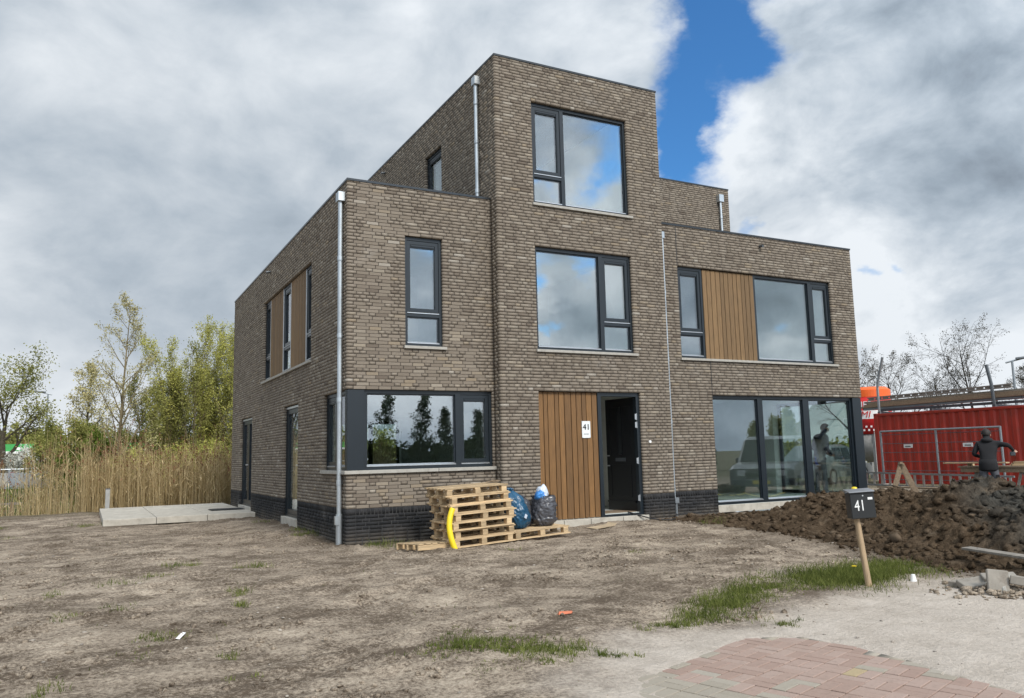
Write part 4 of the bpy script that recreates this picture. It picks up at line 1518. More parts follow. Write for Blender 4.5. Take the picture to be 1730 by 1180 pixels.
pm_red = [paver_mesh(M_paver_red, i) for i in range(3)]
pm_grey = [paver_mesh(M_paver_grey, i + 5) for i in range(3)]
pm_yel = paver_mesh(M_paver_yellow, 9)
cp = np.array((CAM.x, CAM.y))
dist = np.hypot(pav[:, 0] - cp[0], pav[:, 1] - cp[1])
view = ((pav[:, 0] - cp[0]) * math.sin(YAW) + (pav[:, 1] - cp[1]) * math.cos(YAW))
vis = view > 4.3
order = sorted(range(len(pav)), key=lambda i: (not vis[i], not isred[i], dist[i]))
slots = order[:300]
yl = None
grest = []
for k, i in enumerate(order):
    x, y, a = pav[i]
    z = PAVE_Z - 0.035 + rnd.uniform(-0.003, 0.002)
    if k < 300:
        if isred[i]:
            me = rnd.choice(pm_grey) if rnd.random() < 0.07 else rnd.choice(pm_red)
            if yl is None and math.hypot(x - 0.85, y + 9.1) < 0.12:
                me = pm_yel
                yl = i
        else:
            me = rnd.choice(pm_grey)
        link('paver', me, road, (x, y, z), (rnd.uniform(-.006, .006), rnd.uniform(-.006, .006), a + rnd.uniform(-.01, .01)))
    else:
        grest.append((x, y, z, a))
G = np.array(grest)
cb = np.array([(-1, -1, -1), (1, -1, -1), (1, 1, -1), (-1, 1, -1), (-1, -1, 1), (1, -1, 1), (1, 1, 1), (-1, 1, 1)]) * np.array((0.0975, 0.0468, 0.035))
ca, sa = np.cos(G[:, 3])[:, None], np.sin(G[:, 3])[:, None]
VX = cb[None, :, 0] * ca - cb[None, :, 1] * sa + G[:, 0:1]
VY = cb[None, :, 0] * sa + cb[None, :, 1] * ca + G[:, 1:2]
VZ = cb[None, :, 2] + G[:, 2:3]
q6 = np.array([(0, 3, 2, 1), (4, 5, 6, 7), (0, 1, 5, 4), (1, 2, 6, 5), (2, 3, 7, 6), (3, 0, 4, 7)])
PF = (np.arange(len(G))[:, None, None] * 8 + q6[None]).reshape(-1, 4)
tag(link('paving', np_mesh('paving', np.stack([VX, VY, VZ], -1).reshape(-1, 3), PF, M_paver_grey, np.repeat(npr.random(len(G)), 6)), road), kind='stuff')

# terrace of concrete slabs beside the garden door
terrace = tag(link('terrace', None, None, (0, 0, 0)), kind='structure')
ty = 8.0
for r_i, (y0, y1) in enumerate(((7.98, 9.85), (9.86, 11.7), (11.71, 13.5))):
    for x0, x1 in ((-3.42, -2.29), (-2.28, -1.15), (-1.14, -0.012)):
        mb = MB()
        mb.box(x0, x1, y0, y1, -0.02, 0.135 + rnd.uniform(-.006, .004))
        mb.build('slab', M_concrete, terrace, bevel=0.008)
mat_ = tag(link('doormat', None, None, (-0.45, 9.7, 0.137)), 'flat dark doormat on the terrace by the far garden door', 'doormat')
mb = MB()
mb.box(-0.40, 0.38, -0.30, 0.30, 0.0, 0.022)
mb.build('mat_pile', M_rubber, mat_, bevel=0.004)
mb = MB()
for a, b, c, d in ((-.43, .41, -.33, -.30), (-.43, .41, .30, .33), (-.43, -.40, -.30, .30), (.38, .41, -.30, .30)):
    mb.box(a, b, c, d, 0.0, 0.014)
mb.build('rubber_edge', M_black, mat_)


# ------------------------------------------------------------------ grass, reeds
def blades(x, y, z, h, wd, lean, name, mat, parent=None, tone=None, kind='stuff', seg=3):
    n = len(x)
    a = npr.uniform(0, 2 * np.pi, n)
    la = npr.uniform(0, 2 * np.pi, n)
    V = np.zeros((n, seg * 2, 3))
    for s in range(seg):
        t_ = s / (seg - 1)
        off = lean * h * t_ ** 1.8
        cx, cy, cz = x + np.cos(la) * off, y + np.sin(la) * off, z + h * t_ * (1 - 0.35 * (lean * t_) ** 2)
        w_ = wd * (1 - 0.85 * t_)
        V[:, 2 * s] = np.stack([cx - np.cos(a) * w_, cy - np.sin(a) * w_, cz], -1)
        V[:, 2 * s + 1] = np.stack([cx + np.cos(a) * w_, cy + np.sin(a) * w_, cz], -1)
    q = np.array([(2 * s, 2 * s + 1, 2 * s + 3, 2 * s + 2) for s in range(seg - 1)])
    Fc = (np.arange(n)[:, None, None] * seg * 2 + q[None]).reshape(-1, 4)
    tone = npr.random(n) if tone is None else tone
    return tag(link(name, np_mesh(name, V.reshape(-1, 3), Fc, mat, np.repeat(tone, seg - 1)), parent), kind=kind)


GP = []      # (x, y, rx, ry, count, height)
GP += [(4.35, -6.45, 0.55, 0.33, 3600, 0.11), (3.75, -6.35, 0.40, 0.30, 2600, 0.11), (3.95, -6.75, 0.40, 0.25, 2200, 0.085), (4.95, -6.42, 0.30, 0.28, 1300, 0.09), (3.3, -6.75, 0.35, 0.25, 1200, 0.07)]
GP += [(2.65, -6.75, 0.33, 0.2, 900, 0.06), (2.30, -6.62, 0.30, 0.16, 1400, 0.09), (1.85, -6.95, 0.32, 0.16, 1500, 0.08), (1.55, -7.1, 0.25, 0.2, 1200, 0.085), (1.15, -7.35, 0.26, 0.16, 1300, 0.075), (0.75, -7.45, 0.16, 0.07, 500, 0.055), (2.9, -6.2, 0.4, 0.12, 600, 0.05), (1.62, -7.85, 0.13, 0.08, 220, 0.05)]
GP += [(-1.25, -7.35, 0.25, 0.14, 900, 0.06), (-1.02, -7.28, 0.20, 0.14, 1100, 0.075), (-0.95, -7.55, 0.18, 0.10, 900, 0.06), (-0.66, -7.72, 0.22, 0.14, 1500, 0.075), (-1.12, -7.88, 0.24, 0.12, 420, 0.04), (-0.75, -7.3, 0.25, 0.12, 300, 0.045), (-1.5, -7.4, 0.12, 0.1, 160, 0.04), (-0.86, -8.0, 0.16, 0.09, 350, 0.045), (-0.36, -7.95, 0.08, 0.06, 200, 0.06), (-0.18, -8.0, 0.07, 0.05, 160, 0.05), (-0.95, -6.9, 0.3, 0.1, 200, 0.05)]
for tx, ty_, rr, cn, hh in ((-2.64, -0.89, .16, 130, .15), (-2.45, -0.9, .1, 60, .08), (-1.71, -1.46, .16, 150, .13), (-2.24, -3.79, .12, 130, .13), (-2.35, -4.61, .1, 90, .09), (-3.16, -5.56, .13, 150, .08), (-3.29, -5.47, .1, 90, .07),
                            (-3.93, -4.21, .12, 80, .08), (-3.96, -6.89, .1, 120, .06), (-2.78, -6.48, .07, 80, .07), (-2.85, -7.24, .07, 60, .05), (6.72, -1.35, .2, 260, .14), (-0.12, 2.8, .16, 150, .12), (-0.13, 1.9, .22, 260, .14), (0.6, -0.32, .18, 220, .16),
                            (-3.45, -4.0, .15, 70, .08), (-0.2, 5.6, .2, 120, .1), (-3.75, 8.4, .2, 180, .14), (-5.6, 9.5, .2, 150, .12), (-5.3, 6.3, .2, 110, .1), (-3.6, -2.2, .22, 90, .09), (-3.0, -1.9, .16, 90, .08), (0.4, -7.4, .1, 70, .05), (-3.4, -6.0, .12, 90, .04), (-4.1, -2.7, .15, 70, .09), (2.0, -2.0, .12, 40, .07), (3.3, -3.5, .14, 50, .07)):
    GP.append((tx, ty_, rr, rr, cn, hh))
gx_, gy_, gh_, gt_ = [], [], [], []
for (x, y, rx, ry, cn, hh) in GP:
    cn = int(cn * (1.35 if x > 3 else (0.62 if -1.7 < x < 0 and y < -6.5 else 1.0)))
    nc = max(3, cn // 14)
    ccx, ccy = npr.normal(x, rx * 0.70, nc), npr.normal(y, ry * 0.70, nc)
    w_ = npr.integers(0, nc, cn)
    sp = min(rx, ry) * 0.30
    bx_, by_ = ccx[w_] + npr.normal(0, sp, cn), ccy[w_] + npr.normal(0, sp, cn)
    gx_.append(bx_)
    gy_.append(by_)
    ch = npr.uniform(0.5, 1.25, nc)
    ct = np.clip(npr.uniform(-0.15, 0.75, nc), 0, 1)
    gh_.append(hh * 0.88 * ch[w_] * npr.uniform(0.4, 1.15, cn))
    gt_.append(np.clip(ct[w_] + npr.uniform(0, 0.3, cn), 0, 1))
gx_, gy_, gh_, gt_ = map(np.concatenate, (gx_, gy_, gh_, gt_))
blades(gx_, gy_, gz(gx_, gy_) - 0.008, gh_, 0.0028 + 0.0015 * npr.random(len(gx_)), npr.uniform(0.15, 0.9, len(gx_)), 'grass', M_grass, tone=gt_)
# sparse dry weeds
n = 2600
wx, wy = npr.uniform(-8, 5, n), npr.uniform(-9, 13, n)
ok = ((wx < -0.1) | (wy < -0.4)) & (fbm(wx, wy, 1.3, 2) > 0.30) & (poly_dist(wx, wy, ROAD) > 0.2)
wx, wy = wx[ok], wy[ok]
blades(wx, wy, gz(wx, wy) - 0.004, npr.uniform(0.02, 0.07, len(wx)), np.full(len(wx), 0.003), npr.uniform(0.3, 1.2, len(wx)), 'weeds', M_grass, tone=npr.uniform(0, .5, len(wx)))
# bank grass across the ditch and on the far verge
n = 30000
wx, wy = npr.uniform(-40, 10, n), 22 + 22 * npr.random(n) ** 1.3
blades(wx, wy, gz(wx, wy, False) - 0.02, npr.uniform(0.12, 0.45, n), np.full(n, 0.02), npr.uniform(0.1, 0.7, n), 'bank_grass', M_leaf_green)

# dandelion in the grass
dn = thing('dandelion', 'yellow dandelion flower in the grass by the mailbox post', 'flower', (4.02, -6.58, float(gz(4.02, -6.58))))
mb = MB()
mb.tube([(0, 0, 0), (0.005, 0, 0.06), (0.01, -0.01, 0.115)], 0.003, 6)
mb.build('stem', M_grass, dn)
mb = MB()
for k in range(18):
    a = k * 2.4
    r0 = 0.006 + 0.016 * (k / 18)
    mb.obox((0.01 + r0 * math.cos(a), -0.01 + r0 * math.sin(a), 0.122 - 0.004 * k / 18), (0.011 * math.cos(a), 0.011 * math.sin(a), 0.002), (-0.004 * math.sin(a), 0.004 * math.cos(a), 0), (0, 0, 0.002))
mb.build('petals', M_yellow, dn)


def reed_field(n, xr, yr, dens, hmin, hmax):
    x, y = npr.uniform(*xr, n), npr.uniform(*yr, n)
    k = npr.random(n) < dens(x, y)
    x, y = x[k], y[k]
    n = len(x)
    z = gz(x, y, False) - 0.05
    h = npr.uniform(hmin, hmax, n) * (1 + 0.12 * fbm(x, y, 0.5, 2))
    h = h * np.clip(npr.normal(0.92, 0.13, n), 0.45, 1.12)
    lean = np.abs(npr.normal(0, 0.10, n)) + (npr.random(n) < 0.10) * npr.uniform(0.2, 0.9, n)
    la = npr.uniform(0, 2 * np.pi, n)
    seg = 4
    V = np.zeros((n, seg * 3, 3))
    tip = np.zeros((n, 3))
    for s in range(seg):
        t_ = s / (seg - 1)
        off = lean * h * t_ ** 1.6
        c = np.stack([x + np.cos(la) * off, y + np.sin(la) * off, z + h * t_ * (1 - 0.3 * (lean * t_) ** 2)], -1)
        for q in range(3):
            a = q * 2.094
            V[:, s * 3 + q] = c + np.array((math.cos(a), math.sin(a), 0)) * (0.0075 * (1 - 0.6 * t_))
        tip = c
    fq = np.array([(s * 3 + q, s * 3 + (q + 1) % 3, s * 3 + 3 + (q + 1) % 3, s * 3 + 3 + q) for s in range(seg - 1) for q in range(3)])
    Fc = (np.arange(n)[:, None, None] * seg * 3 + fq[None]).reshape(-1, 4)
    tone = npr.random(n)
    allV, allF, allT = [V.reshape(-1, 3)], [Fc], [np.repeat(tone, len(fq))]
    off0 = n * seg * 3
    # dry leaves
    m = n * 2
    src = npr.integers(0, n, m)
    t_ = npr.uniform(0.25, 0.85, m)
    o = lean[src] * h[src] * t_ ** 1.6
    p = np.stack([x[src] + np.cos(la[src]) * o, y[src] + np.sin(la[src]) * o, z[src] + h[src] * t_], -1)
    a = npr.uniform(0, 2 * np.pi, m)
    L = npr.uniform(0.2, 0.5, m)
    dirv = np.stack([np.cos(a), np.sin(a), npr.uniform(0.1, 1.3, m)], -1) * L[:, None] * 0.7
    sd_ = np.stack([-np.sin(a), np.cos(a), np.zeros(m)], -1) * 0.012
    LV = np.stack([p, p + dirv * 0.5 + sd_, p + dirv + np.array((0, 0, -0.06)), p + dirv * 0.5 - sd_], 1)
    allV.append(LV.reshape(-1, 3))
    allF.append(np.arange(m * 4).reshape(-1, 4) + off0)
    allT.append(npr.random(m))
    off0 += m * 4
    nmain = sum(len(f) for f in allF)
    # plumes
    k = np.where(npr.random(n) < 0.42)[0]
    tp = tip[k]
    m = len(k) * 7
    src = np.repeat(np.arange(len(k)), 7)
    a = npr.uniform(0, 2 * np.pi, m)
    droop = np.stack([np.cos(la[k])[src] * 0.10, np.sin(la[k])[src] * 0.10, np.full(m, 0.0)], -1)
    st_ = npr.uniform(0, 1, m)[:, None]
    p = tp[src] + droop * st_ + np.array((0, 0, 0.20)) * (st_ - 0.35)
    d = np.stack([np.cos(a) * 0.045, np.sin(a) * 0.045, npr.uniform(-0.09, 0.04, m)], -1) + droop * 0.5
    s2 = np.stack([-np.sin(a), np.cos(a), np.zeros(m)], -1) * 0.016
    PV = np.stack([p, p + d * .6 + s2, p + d * 1.3, p + d * .6 - s2], 1)
    allV.append(PV.reshape(-1, 3))
    allF.append(np.arange(m * 4).reshape(-1, 4) + off0)
    allT.append(npr.random(m))
    mi = np.concatenate([np.zeros(nmain, int), np.ones(m, int)])
    o = link('reeds', np_mesh('reeds', np.concatenate(allV), np.concatenate(allF), [M_reed, M_plume], np.concatenate(allT), mat_idx=mi))
    return tag(o, kind='stuff')


reed_field(7500, (-5.6, 7.0), (14.8, 18.6), lambda x, y: np.where(x > -3.9, 0.95, 0.30) * np.where(y < 15.3, 0.35, 1), 2.05, 2.75)
reed_field(1300, (-14, -4.4), (14.8, 17.5), lambda x, y: 0.22 + 0.25 * (fbm(x, y, .6, 2) > 0), 0.9, 2.2)
reed_field(2200, (-26, 8), (24.6, 26.6), lambda x, y: 0.45 + 0 * x, 0.7, 1.25)

# ------------------------------------------------------------------ pallets and what stands on them
def pallet_meshes(L, Wd):
    out_ = {}
    for nm, (sx, sy, sz) in dict(bottom_board=(L, 0.095, 0.020), block=(0.095, 0.095, 0.072), stringer_board=(0.095, Wd, 0.018), deck_board=(L, 0.088, 0.020)).items():
        mb = MB()
        mb.box(-sx / 2, sx / 2, -sy / 2, sy / 2, -sz / 2, sz / 2)
        out_[nm] = mb.mesh(nm, M_pine, bevel=0.002)
    return out_


PM_ = {}


def pallet(x, y, z, rz, ry=0.0, rx=0.0, L=1.16, Wd=0.74, label=None, group=None, decks=6):
    key = (L, Wd)
    if key not in PM_:
        PM_[key] = pallet_meshes(L, Wd)
    P_ = PM_[key]
    t_ = thing('pallet', label, 'pallet', (x, y, z), (rx, ry, rz), group)
    ys = (-Wd / 2 + 0.048, 0, Wd / 2 - 0.048)
    xs = (-L / 2 + 0.085, 0, L / 2 - 0.085)
    for yy in ys:
        link('bottom_board', P_['bottom_board'], t_, (rnd.uniform(-.008, .008), yy, 0.010))
        for xx in xs:
            link('block', P_['block'], t_, (xx + rnd.uniform(-.008, .008), yy + rnd.uniform(-.004, .004), 0.056))
    for xx in xs:
        link('stringer_board', P_['stringer_board'], t_, (xx, 0, 0.101))
    for i in range(decks):
        yy = -Wd / 2 + 0.044 + (Wd - 0.088) * i / (decks - 1)
        link('deck_board', P_['deck_board'], t_, (rnd.uniform(-.012, .012), yy, 0.120), (0, 0, rnd.uniform(-.008, .008)))
    return t_


PG = 'wooden pallets piled against the house'
PH = 0.131
ang = R(6)
tilt = -R(2.2)
bx0, by0, bz0 = 1.80, -1.04, float(gz(1.80, -1.04)) + 0.012
names = ['wooden pallet at the bottom of the stack', 'wooden pallet second from the bottom of the stack', 'wooden pallet third from the bottom of the stack', 'wooden pallet fourth from the bottom of the stack',
         'wooden pallet third from the top of the stack', 'wooden pallet just below the topmost of the stack', 'topmost wooden pallet of the stack with bark scraps on it']
for i, lb in enumerate(names):
    pallet(bx0 + (0.0, 0.03, -0.015, 0.02, -0.01, -0.03, -0.07)[i] + rnd.uniform(-.012, .012), by0 + rnd.uniform(-.03, .03) + 0.008 * i, bz0 + i * PH, ang + R(rnd.uniform(-2.2, 2.2)) - (R(2.5) if i == 6 else 0), tilt, R(0.6), label=lb, group=PG)
P2 = pallet(2.95, -0.90, bz0 + 0.035, R(4), tilt, 0, L=1.12, label='wooden pallet carrying the rubbish bags', group=PG)
# the flat one on the left
P3 = thing('pallet', 'low slatted pallet lying flat left of the stack', 'pallet', (0.98, -1.08, float(gz(0.98, -1.08)) + 0.005), (R(-3), R(1), R(9)), PG)
mb = MB()
mb.box(-0.36, 0.36, -0.02, 0.02, -0.04, 0.04)
mrail = mb.mesh('side_rail', M_pine, bevel=0.002)
mb = MB()
mb.box(-0.042, 0.042, -0.36, 0.36, -0.009, 0.009)
mslat = mb.mesh('deck_board', M_pine, bevel=0.002)
for yy in (-0.33, 0, 0.33):
    link('side_rail', mrail, P3, (0, yy, 0.045))
for i in range(6):
    link('deck_board', mslat, P3, (-0.31 + 0.124 * i, 0, 0.096), (0, 0, rnd.uniform(-.02, .02)))

# bark scraps on the topmost pallet
sc = thing('bark_scrap', 'torn brown bark scrap at the right end of the topmost pallet', 'scrap', (2.29, -0.80, bz0 + 7 * PH + 0.027))
mb = MB()
for k in range(7):
    a = rnd.uniform(0, 6.28)
    mb.obox((rnd.uniform(-.08, .10), rnd.uniform(-.08, .06), 0.012 + 0.01 * k / 3), (0.06 * math.cos(a), 0.06 * math.sin(a), rnd.uniform(-.01, .015)), (-0.025 * math.sin(a), 0.025 * math.cos(a), 0), (0.003, 0, 0.006))
mb.build('bark', M_oldwood, sc)


def bag(name, label, loc, h, rx, ry, mat, seed, lean=(0, 0), tie=True, rot=0.0):
    """a filled rubbish bag: sagging base, creased film, gathered or open mouth"""
    t_ = thing(name, label, 'rubbish bag', loc, (0, 0, rot))
    nu, nv = 72, 44
    V = []
    for j in range(nv + 1):
        v = j / nv
        if tie:
            prof = (0.55 + 0.45 * math.sin(min(v / 0.30, 1) * math.pi / 2)) * (1 - 0.34 * v ** 1.5)
            if v > 0.80:
                prof *= 1 - 0.75 * ((v - 0.80) / 0.20) ** 1.2
        else:
            prof = (0.62 + 0.38 * math.sin(min(v / 0.25, 1) * math.pi / 2)) * (1 - 0.10 * v)
        for i in range(nu):
            a = 2 * math.pi * i / nu
            f1 = float(perlin(math.cos(a) * 1.5 + seed * 3.1, v * 2.2 + math.sin(a) * 1.5))
            f2 = abs(float(perlin(math.cos(a) * 4.2 + v * 3 + seed, math.sin(a) * 4.2 - v * 2.2)))
            f3 = abs(float(perlin(a * 3.3 + seed * 7 + 4 * v, v * 5.0 - a)))
            fold = 0.05 * math.sin(a * 13 + 5 * v + 3 * f1) * (max(0, v - 0.55) / 0.45 if tie else max(0, v - 0.7))
            f4 = abs(float(perlin(math.cos(a) * 7 + v * 6 + seed * 2, math.sin(a) * 7 - v * 9)))
            q = prof * (1 + 0.16 * f1 + 0.20 * (f2 - 0.25) + 0.13 * (f3 - 0.2) - 0.13 * (f4 - 0.2) + fold)
            z = h * (v + 0.03 * f1 * math.sin(v * math.pi))
            V.append((rx * q * math.cos(a) + lean[0] * v ** 1.4, ry * q * math.sin(a) + lean[1] * v ** 1.4, max(0.0, z)))
    Fq = [(j * nu + i, j * nu + (i + 1) % nu, (j + 1) * nu + (i + 1) % nu, (j + 1) * nu + i) for j in range(nv) for i in range(nu)]
    link('bag_film', np_mesh('bag_film', V, Fq, mat, smooth=True), t_)
    if tie:
        mb = MB()
        for k in range(7):
            a = k * 0.9 + seed
            mb.tube([(lean[0], lean[1], h * 0.95), (lean[0] + 0.03 * math.cos(a), lean[1] + 0.03 * math.sin(a), h * 1.03), (lean[0] + 0.075 * math.cos(a), lean[1] + 0.075 * math.sin(a), h * 1.0)], [0.03, 0.018, 0.012], 6)
        mb.build('bag_neck', mat, t_, smooth=True)
    return t_


zb = bz0 + 0.175
B1 = bag('rubbish_bag', 'tied blue rubbish bag leaning beside the pallet stack', (2.70, -0.92, zb), 0.64, 0.24, 0.22, M_bluebag, 1.3, (-0.14, 0.04))
mb = MB()
mb.obox((0.02, -0.235, 0.20), (0.012, 0, 0.03), (0, 0.004, 0), (-0.02, 0, 0.012))
mb.build('torn_label', M_film, B1)
B2 = bag('rubbish_bag', 'open black rubbish bag stuffed with clear and blue film', (3.22, -0.90, zb + 0.015), 0.50, 0.225, 0.20, M_blackbag, 5.2, (0.0, 0.02), tie=False)
B3 = bag('rubbish_bag', 'dark rubbish bag squeezed in behind the blue one', (2.93, -0.70, zb + 0.0), 0.50, 0.20, 0.17, M_blackbag, 8.7, (-0.04, 0.02), tie=True)


def crumple(name, parent, c, rx, ry, rz, mat, seed):
    bm = bmesh.new()
    bmesh.ops.create_icosphere(bm, subdivisions=4, radius=1)
    V = np.array([v.co for v in bm.verts])
    Fq = np.array([[v.index for v in f.verts] for f in bm.faces])
    bm.free()
    k = 1 + 0.25 * perlin(V[:, 0] * 1.7 + seed, V[:, 1] * 1.7 + V[:, 2] * 2.1) + 0.22 * np.abs(perlin(V[:, 0] * 4 + V[:, 2] * 3 + seed, V[:, 1] * 4.0 - V[:, 2] * 2))
    V = V * k[:, None] * np.array((rx, ry, rz)) + np.array(c)
    return link(name, np_mesh(name, V, Fq, mat, smooth=True), parent)


crumple('clear_film', B2, (-0.02, 0.01, 0.53), 0.10, 0.10, 0.14, M_film, 2.0)
crumple('blue_film', B2, (-0.105, -0.05, 0.50), 0.08, 0.09, 0.085, M_bluefilm, 6.0)

yz = float(gz(1.27, -1.54))
yp = thing('drain_hose', 'yellow ribbed drain hose sticking up out of the ground before the pallets', 'hose', (1.27, -1.54, yz - 0.04))
mb = MB()
pts, rads = [], []
for i in range(64):
    t_ = i / 63
    pts.append((-0.115 * math.sin(t_ * math.pi * 0.66) + 0.10 * t_ ** 2.2, 0.10 * t_, 0.64 * t_))
    rads.append(0.043 + 0.0025 * (i % 2))
mb.tube(pts, rads, 16)
mb.build('hose', M_yellow, yp, smooth=True)
mb = MB()
mb.tube([pts[-1], tuple(Vector(pts[-1]) + (Vector(pts[-1]) - Vector(pts[-2])).normalized() * 0.004)], 0.037, 16)
mb.build('hose_bore', M_black, yp)

cb_ = thing('cardboard', 'flat piece of cardboard lying before the timber cladding', 'cardboard', (4.50, -0.72, float(gz(4.5, -0.72)) + 0.015), (R(2), R(-3), R(12)))
mb = MB()
mb.box(-0.24, 0.24, -0.12, 0.12, 0, 0.008)
mb.build('sheet', M_card, cb_)
mb = MB()
mb.obox((0.27, 0.0, 0.016), (0.04, 0, 0.02), (0, 0.11, 0), (-.002, 0, 0.004))
mb.build('flap', M_card, cb_)
mb = MB()
pts = [(5.5, YT + 0.10, 0.262), (5.62, YT - 0.03, 0.21), (5.86, YT - 0.12, 0.13), (5.98, YT - 0.24, float(gz(5.98, -.52)) + 0.02), (6.2, -0.62, float(gz(6.2, -.62)) + 0.02), (6.38, -0.55, float(gz(6.38, -.55)) + .02), (6.62, -0.20, 0.14), (7.35, -0.12, 0.15)]
mb.tube(pts, 0.012, 8)
tag(mb.build('cable', M_rubber), 'thin dark cable running out of the front door over the step', 'cable')
sh = tag(link('brick_shard', None, None, (0.08, -6.68, float(gz(0.08, -6.68)) + 0.01)), 'orange brick shard lying on the bare soil', 'brick shard')
mb = MB()
mb.hexa([(-0.085, -0.03, 0), (0.06, -0.035, 0), (0.10, 0.01, 0), (-0.05, 0.03, 0), (-0.06, -0.02, 0.022), (0.05, -0.02, 0.018), (0.09, 0.008, 0.014), (-0.04, 0.02, 0.02)])
mb.build('shard', M_terracotta, sh)
wl = tag(link('litter', None, None, (-3.05, -5.63, float(gz(-3.05, -5.63)) + 0.024), (R(10), R(-8), R(65))), 'white scrap of paper on the soil beside a grass tuft', 'litter')
mb = MB()
mb.box(-0.075, 0.075, -0.016, 0.016, 0, 0.003)
mb.build('paper', M_white, wl)
wl = tag(link('litter', None, None, (4.35, -7.10, float(gz(4.35, -7.10)) + 0.0), (0, 0, R(20))), 'small white cup scrap on the sand near the loose slabs', 'litter')
mb = MB()
mb.lathe([(0.035, 0), (0.020, 0.075)], 10)
mb.build('cup', M_white, wl)

# ------------------------------------------------------------------ mailbox
mz = float(gz(3.72, -7.04))
mbx = thing('mailbox', 'dark grey mailbox numbered 41 on a leaning wooden post', 'mailbox', (3.72, -7.04, mz), (0, 0, R(-39)))
lean_ = Vector((-0.085, 0.0, 0.72))
mb = MB()
mb.tube([(0, 0, -0.15), tuple(lean_)], [0.034, 0.030], 14)
mb.build('post', M_postwood, mbx)
box = link('box', None, mbx, tuple(lean_ + Vector((0.055, 0, 0.0))), (0, R(-3.0), R(9)))
mb = MB()
mb.box(-0.13, 0.13, -0.075, 0.075, 0, 0.275)
mb.build('body', M_mailbox, box, bevel=0.006)
mb = MB()
mb.hexa([(-0.138, -0.09, 0.278), (0.138, -0.09, 0.278), (0.138, 0.08, 0.290), (-0.138, 0.08, 0.290), (-0.138, -0.09, 0.290), (0.138, -0.09, 0.290), (0.138, 0.08, 0.312), (-0.138, 0.08, 0.312)])
mb.build('lid', M_boxlid, box, bevel=0.003)
mb = MB()
mb.box(-0.125, 0.125, -0.0790, -0.0755, 0.262, 0.268)
mb.build('slot_edge', M_black, box)
link('digits', text_mesh('41', 0.15, 0.002, M_white), box, (-0.035, -0.0775, 0.135), (R(90), 0, 0)).scale = (0.78, 1.1, 1)
mb = MB()
mb.box(0.058, 0.108, -0.0785, -0.0755, 0.197, 0.222)
mb.build('name_tag', M_white, box)
mb = MB()
mb.tube([(0.008, -0.075, 0.243), (0.008, -0.079, 0.243)], 0.008, 10)
mb.build('lock', M_alu, box)
yc = thing('survey_cap', 'yellow plastic cap showing behind the mailbox lid', 'cap', (8.53, -2.96, -0.03))
mb = MB()
mb.tube([(0, 0, 0), (0, 0, 0.66)], 0.016, 10)
mb.build('stake', M_postwood, yc)
mb = MB()
mb.lathe([(0.05, 0.63), (0.055, 0.66), (0.045, 0.705), (0.02, 0.715)], 14)
mb.build('cap', M_yellow, yc, smooth=True)

# loose slabs and plank at the foot of the heap
lz = float(gz(4.9, -7.75))
SL = [('grey kerb slab tipped up on edge at the front of the loose slabs', (4.46, -7.98, lz + 0.10), (R(72), R(6), R(-40)), (0.10, 0.13, 0.025)),
      ('grey slab lying low at the left end of the loose slabs', (4.52, -7.72, lz + 0.05), (R(14), R(-8), R(-30)), (0.17, 0.10, 0.04)),
      ('flat slab at the left of the loose slabs, half sunk', (4.53, -7.52, lz + 0.02), (R(3), R(2), R(10)), (0.10, 0.08, 0.035)),
      ('long grey kerb slab lying rightmost on the loose slabs', (4.66, -8.22, lz + 0.11), (R(-6), R(8), R(-62)), (0.20, 0.07, 0.045)),
      ('pale slab lying on top at the back of the loose slabs', (4.68, -7.86, lz + 0.13), (R(8), R(-4), R(-48)), (0.16, 0.10, 0.018))]
for lb, lo, ro, (a, b, c) in SL:
    t_ = thing('paving_slab', lb, 'slab', lo, ro, 'loose slabs beside the road')
    mb = MB()
    mb.box(-a, a, -b, b, -c, c)
    mb.build('slab', M_slab, t_, bevel=0.008)
    mb = MB()
    mb.hexa([(a * .2, -b * .9, c), (a * .7, -b * .7, c), (a * .6, -b * .2, c), (a * .25, -b * .3, c), (a * .3, -b * .75, c + .014), (a * .6, -b * .6, c + .012), (a * .5, -b * .35, c + .016), (a * .32, -b * .4, c + .01)])
    mb.build('mortar_crumb', M_sill, t_)
n = 320
qx, qy = npr.normal(4.6, 0.28, n), npr.normal(-7.9, 0.22, n)
sz = 0.01 + 0.035 * npr.random(n) ** 2
lumps(n, np.stack([qx, qy, gz(qx, qy) + sz * 0.3 + 0.06 * np.exp(-((qx - 4.6) / .3) ** 2 - ((qy + 7.85) / .25) ** 2)], -1), sz, 'rubble', M_soil, None, 0.7)
pk = thing('plank', 'weathered plank lying on the dark soil at the right', 'plank', (5.45, -7.65, float(gz(5.45, -7.65, False)) + 0.20), (R(2), R(1), R(-102)))
mb = MB()
mb.box(-0.75, 0.75, -0.07, 0.07, 0, 0.028)
mb.build('board', M_greywood, pk, bevel=0.003)
for xx in (-0.6, 0.6):
    mb = MB()
    mb.tube([(xx, 0.02, 0.027), (xx, 0.02, 0.033)], 0.008, 8)
    mb.build('nail', M_darksteel, pk)

# post at the terrace
pp = thing('post', 'short grey post standing at the edge of the reeds by the terrace', 'post', (-3.22, 13.65, float(gz(-3.22, 13.65, False)) - 0.1))
mb = MB()
mb.box(-0.06, 0.06, -0.06, 0.06, 0, 0.80)
mb.build('shaft', M_greypaint, pp, bevel=0.008)
mb = MB()
mb.box(-0.066, 0.066, -0.066, 0.066, 0.80, 0.82)
mb.build('post_cap', M_darksteel, pp)

